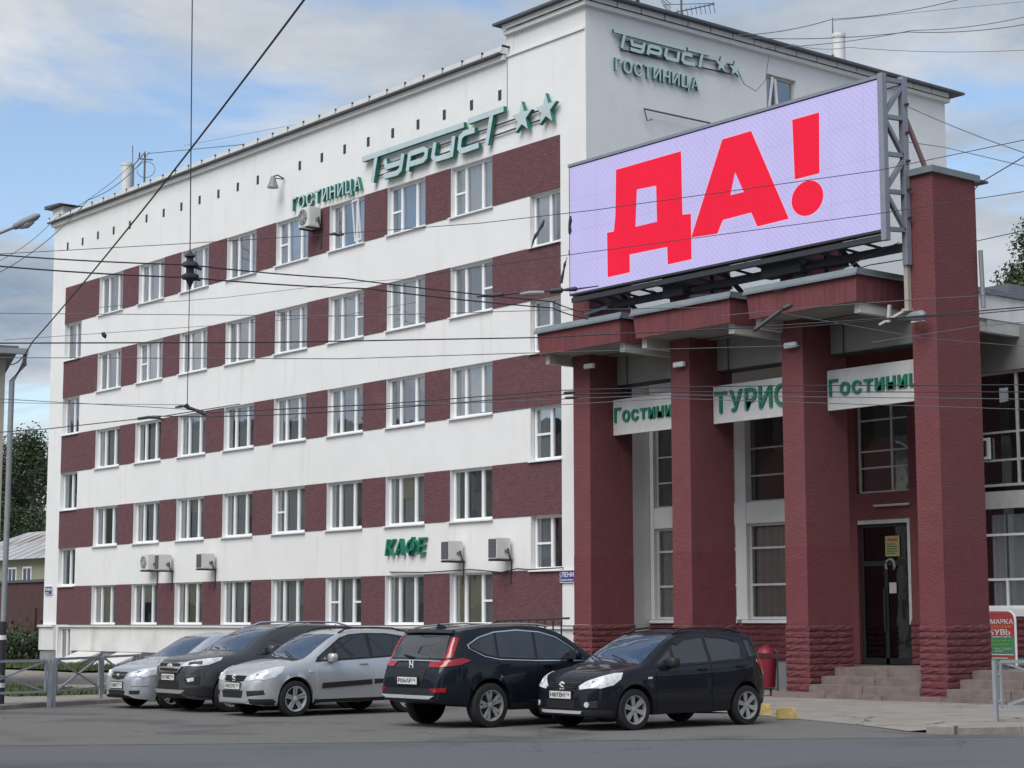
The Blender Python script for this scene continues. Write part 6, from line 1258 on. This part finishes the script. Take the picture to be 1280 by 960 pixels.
    c.badge(.87, True, 'oval', .17); c.plate(0, .665, 'Е473МС', '76', True); c.wheels(FIVE_B, .23, 'rim_grey'); return c
suv_front('dark grey SUV with chrome grille, second from the left in the row', 4.92, -12.75, math.radians(-92))

SED = dict(kf=.92, L=4.31, wb=2.48, fo=.86, rw=.305, ra=.365, tr=1.45, tum=.40,
    zc=[(0,.50), (.02,.60), (.06,.69), (.15,.77), (.4,.86), (.8,.95), (1.0,.99), (1.08,1.02), (1.5,1.25), (1.85,1.42), (2.1,1.475), (2.45,1.495), (2.9,1.475), (3.2,1.40), (3.5,1.24), (3.72,1.11), (3.85,1.075), (4.15,1.05), (4.25,.98), (4.31,.70)],
    zb=[(0,.44), (.04,.55), (.12,.64), (.3,.74), (.8,.87), (1.08,.91), (2.2,.95), (3.2,1.0), (3.7,1.02), (4.0,1.0), (4.2,.93), (4.31,.6)],
    w=[(0,.42), (.02,.51), (.06,.61), (.14,.70), (.35,.80), (.8,.852), (3.3,.855), (3.9,.83), (4.15,.78), (4.27,.71), (4.31,.62)],
    zl=[(0,.28), (.1,.22), (.4,.19), (1.4,.20), (3.2,.21), (4.0,.27), (4.31,.33)])
def saloon(label, x, y, th):
    c = Car(label, x, y, th, SED, 'paint_silver_blue')
    c.decal('windscreen', 'wind_glass_sky', [(1.05,.68,1.025), (1.05,-.68,1.025), (1.85,-.53,1.40), (1.85,.53,1.40)], (-1,0,-.35), off=.006, n=10, k=12)
    c.decal('grille', 'trim_black', [(0,.30,.735), (0,-.30,.735), (0,-.26,.60), (0,0,.575), (0,.26,.60)], (-1,0,-.12), off=.010, n=7, k=12)
    c.decal('grille_bar', 'chrome', [(0,.29,.675), (0,-.29,.675), (0,-.28,.66), (0,.28,.66)], (-1,0,-.12), off=.022, n=2, k=12)
    c.decal('lower_grille', 'trim_black', [(0,.34,.37), (0,-.34,.37), (0,-.32,.28), (0,.32,.28)], (-1,0,0), off=.010, n=4, k=12)
    c.both('fog_recess', 'trim_black', [(.1,.44,.37), (.2,.68,.38), (.2,.66,.30), (.1,.46,.30)], d=(-.8,-.6,0), off=.008)
    c.both('headlight', 'headlight', [(.08,.37,.615), (.1,.40,.70), (.25,.56,.765), (.5,.74,.80), (.60,.80,.775), (.45,.80,.67), (.25,.70,.605)], d=(-.68,-.7,-.22), off=.012, n=12, k=12)
    c.both('headlight_lens', 'chrome', [(.22,.60+.06*math.cos(t*PI/4),.69+.055*math.sin(t*PI/4)) for t in range(8)], d=(-.68,-.7,-.22), off=.018, n=6, k=6)
    c.both('bumper_strip', 'trim_black', [(.05,.55,.455), (.3,.80,.465), (.3,.80,.452), (.05,.55,.442)], d=(-.7,-.7,0), off=.006, n=2)
    c.both('door_glass', 'car_glass', [(1.42,1,.965), (1.7,1,1.18), (1.95,1,1.32), (2.2,1,1.39), (2.42,1,1.40), (2.44,1,.99)], off=.010)
    c.both('door_glass', 'car_glass', [(2.50,1,.99), (2.48,1,1.40), (2.85,1,1.375), (3.2,1,1.26), (3.4,1,1.09), (3.2,1,1.03)], off=.010)
    c.door('front_door', [(1.28,.26), (1.26,.56), (1.34,.93), (2.46,.965), (2.48,.26)], 2.28, .88); c.door('rear_door', [(2.50,.26), (2.48,.965), (3.38,1.0), (3.2,.8), (2.98,.48), (2.92,.26)], 3.16, .92)
    c.both('tail_light', 'tail_red', [(4.02,.8,.98), (4.2,.78,.96), (4.22,.76,.78), (4.1,.8,.78)], d=(.6,-.8,0), off=.012)
    c.decal('rear_glass', 'car_glass', [(3.1,.55,1.38), (3.1,-.55,1.38), (3.7,-.66,1.11), (3.7,.66,1.11)], (.5,0,-1), off=.006)
    c.mirror(1.55, .97, 'paint_silver_blue', .80); c.badge(.665, True, 'bar', .12); c.plate(0, .465, 'О318КТ', '76', True); c.wheels(TEN, .185, 'rim'); return c
saloon('small silver blue saloon, leftmost in the row beside the fence', 2.98, -13.05, math.radians(-91))
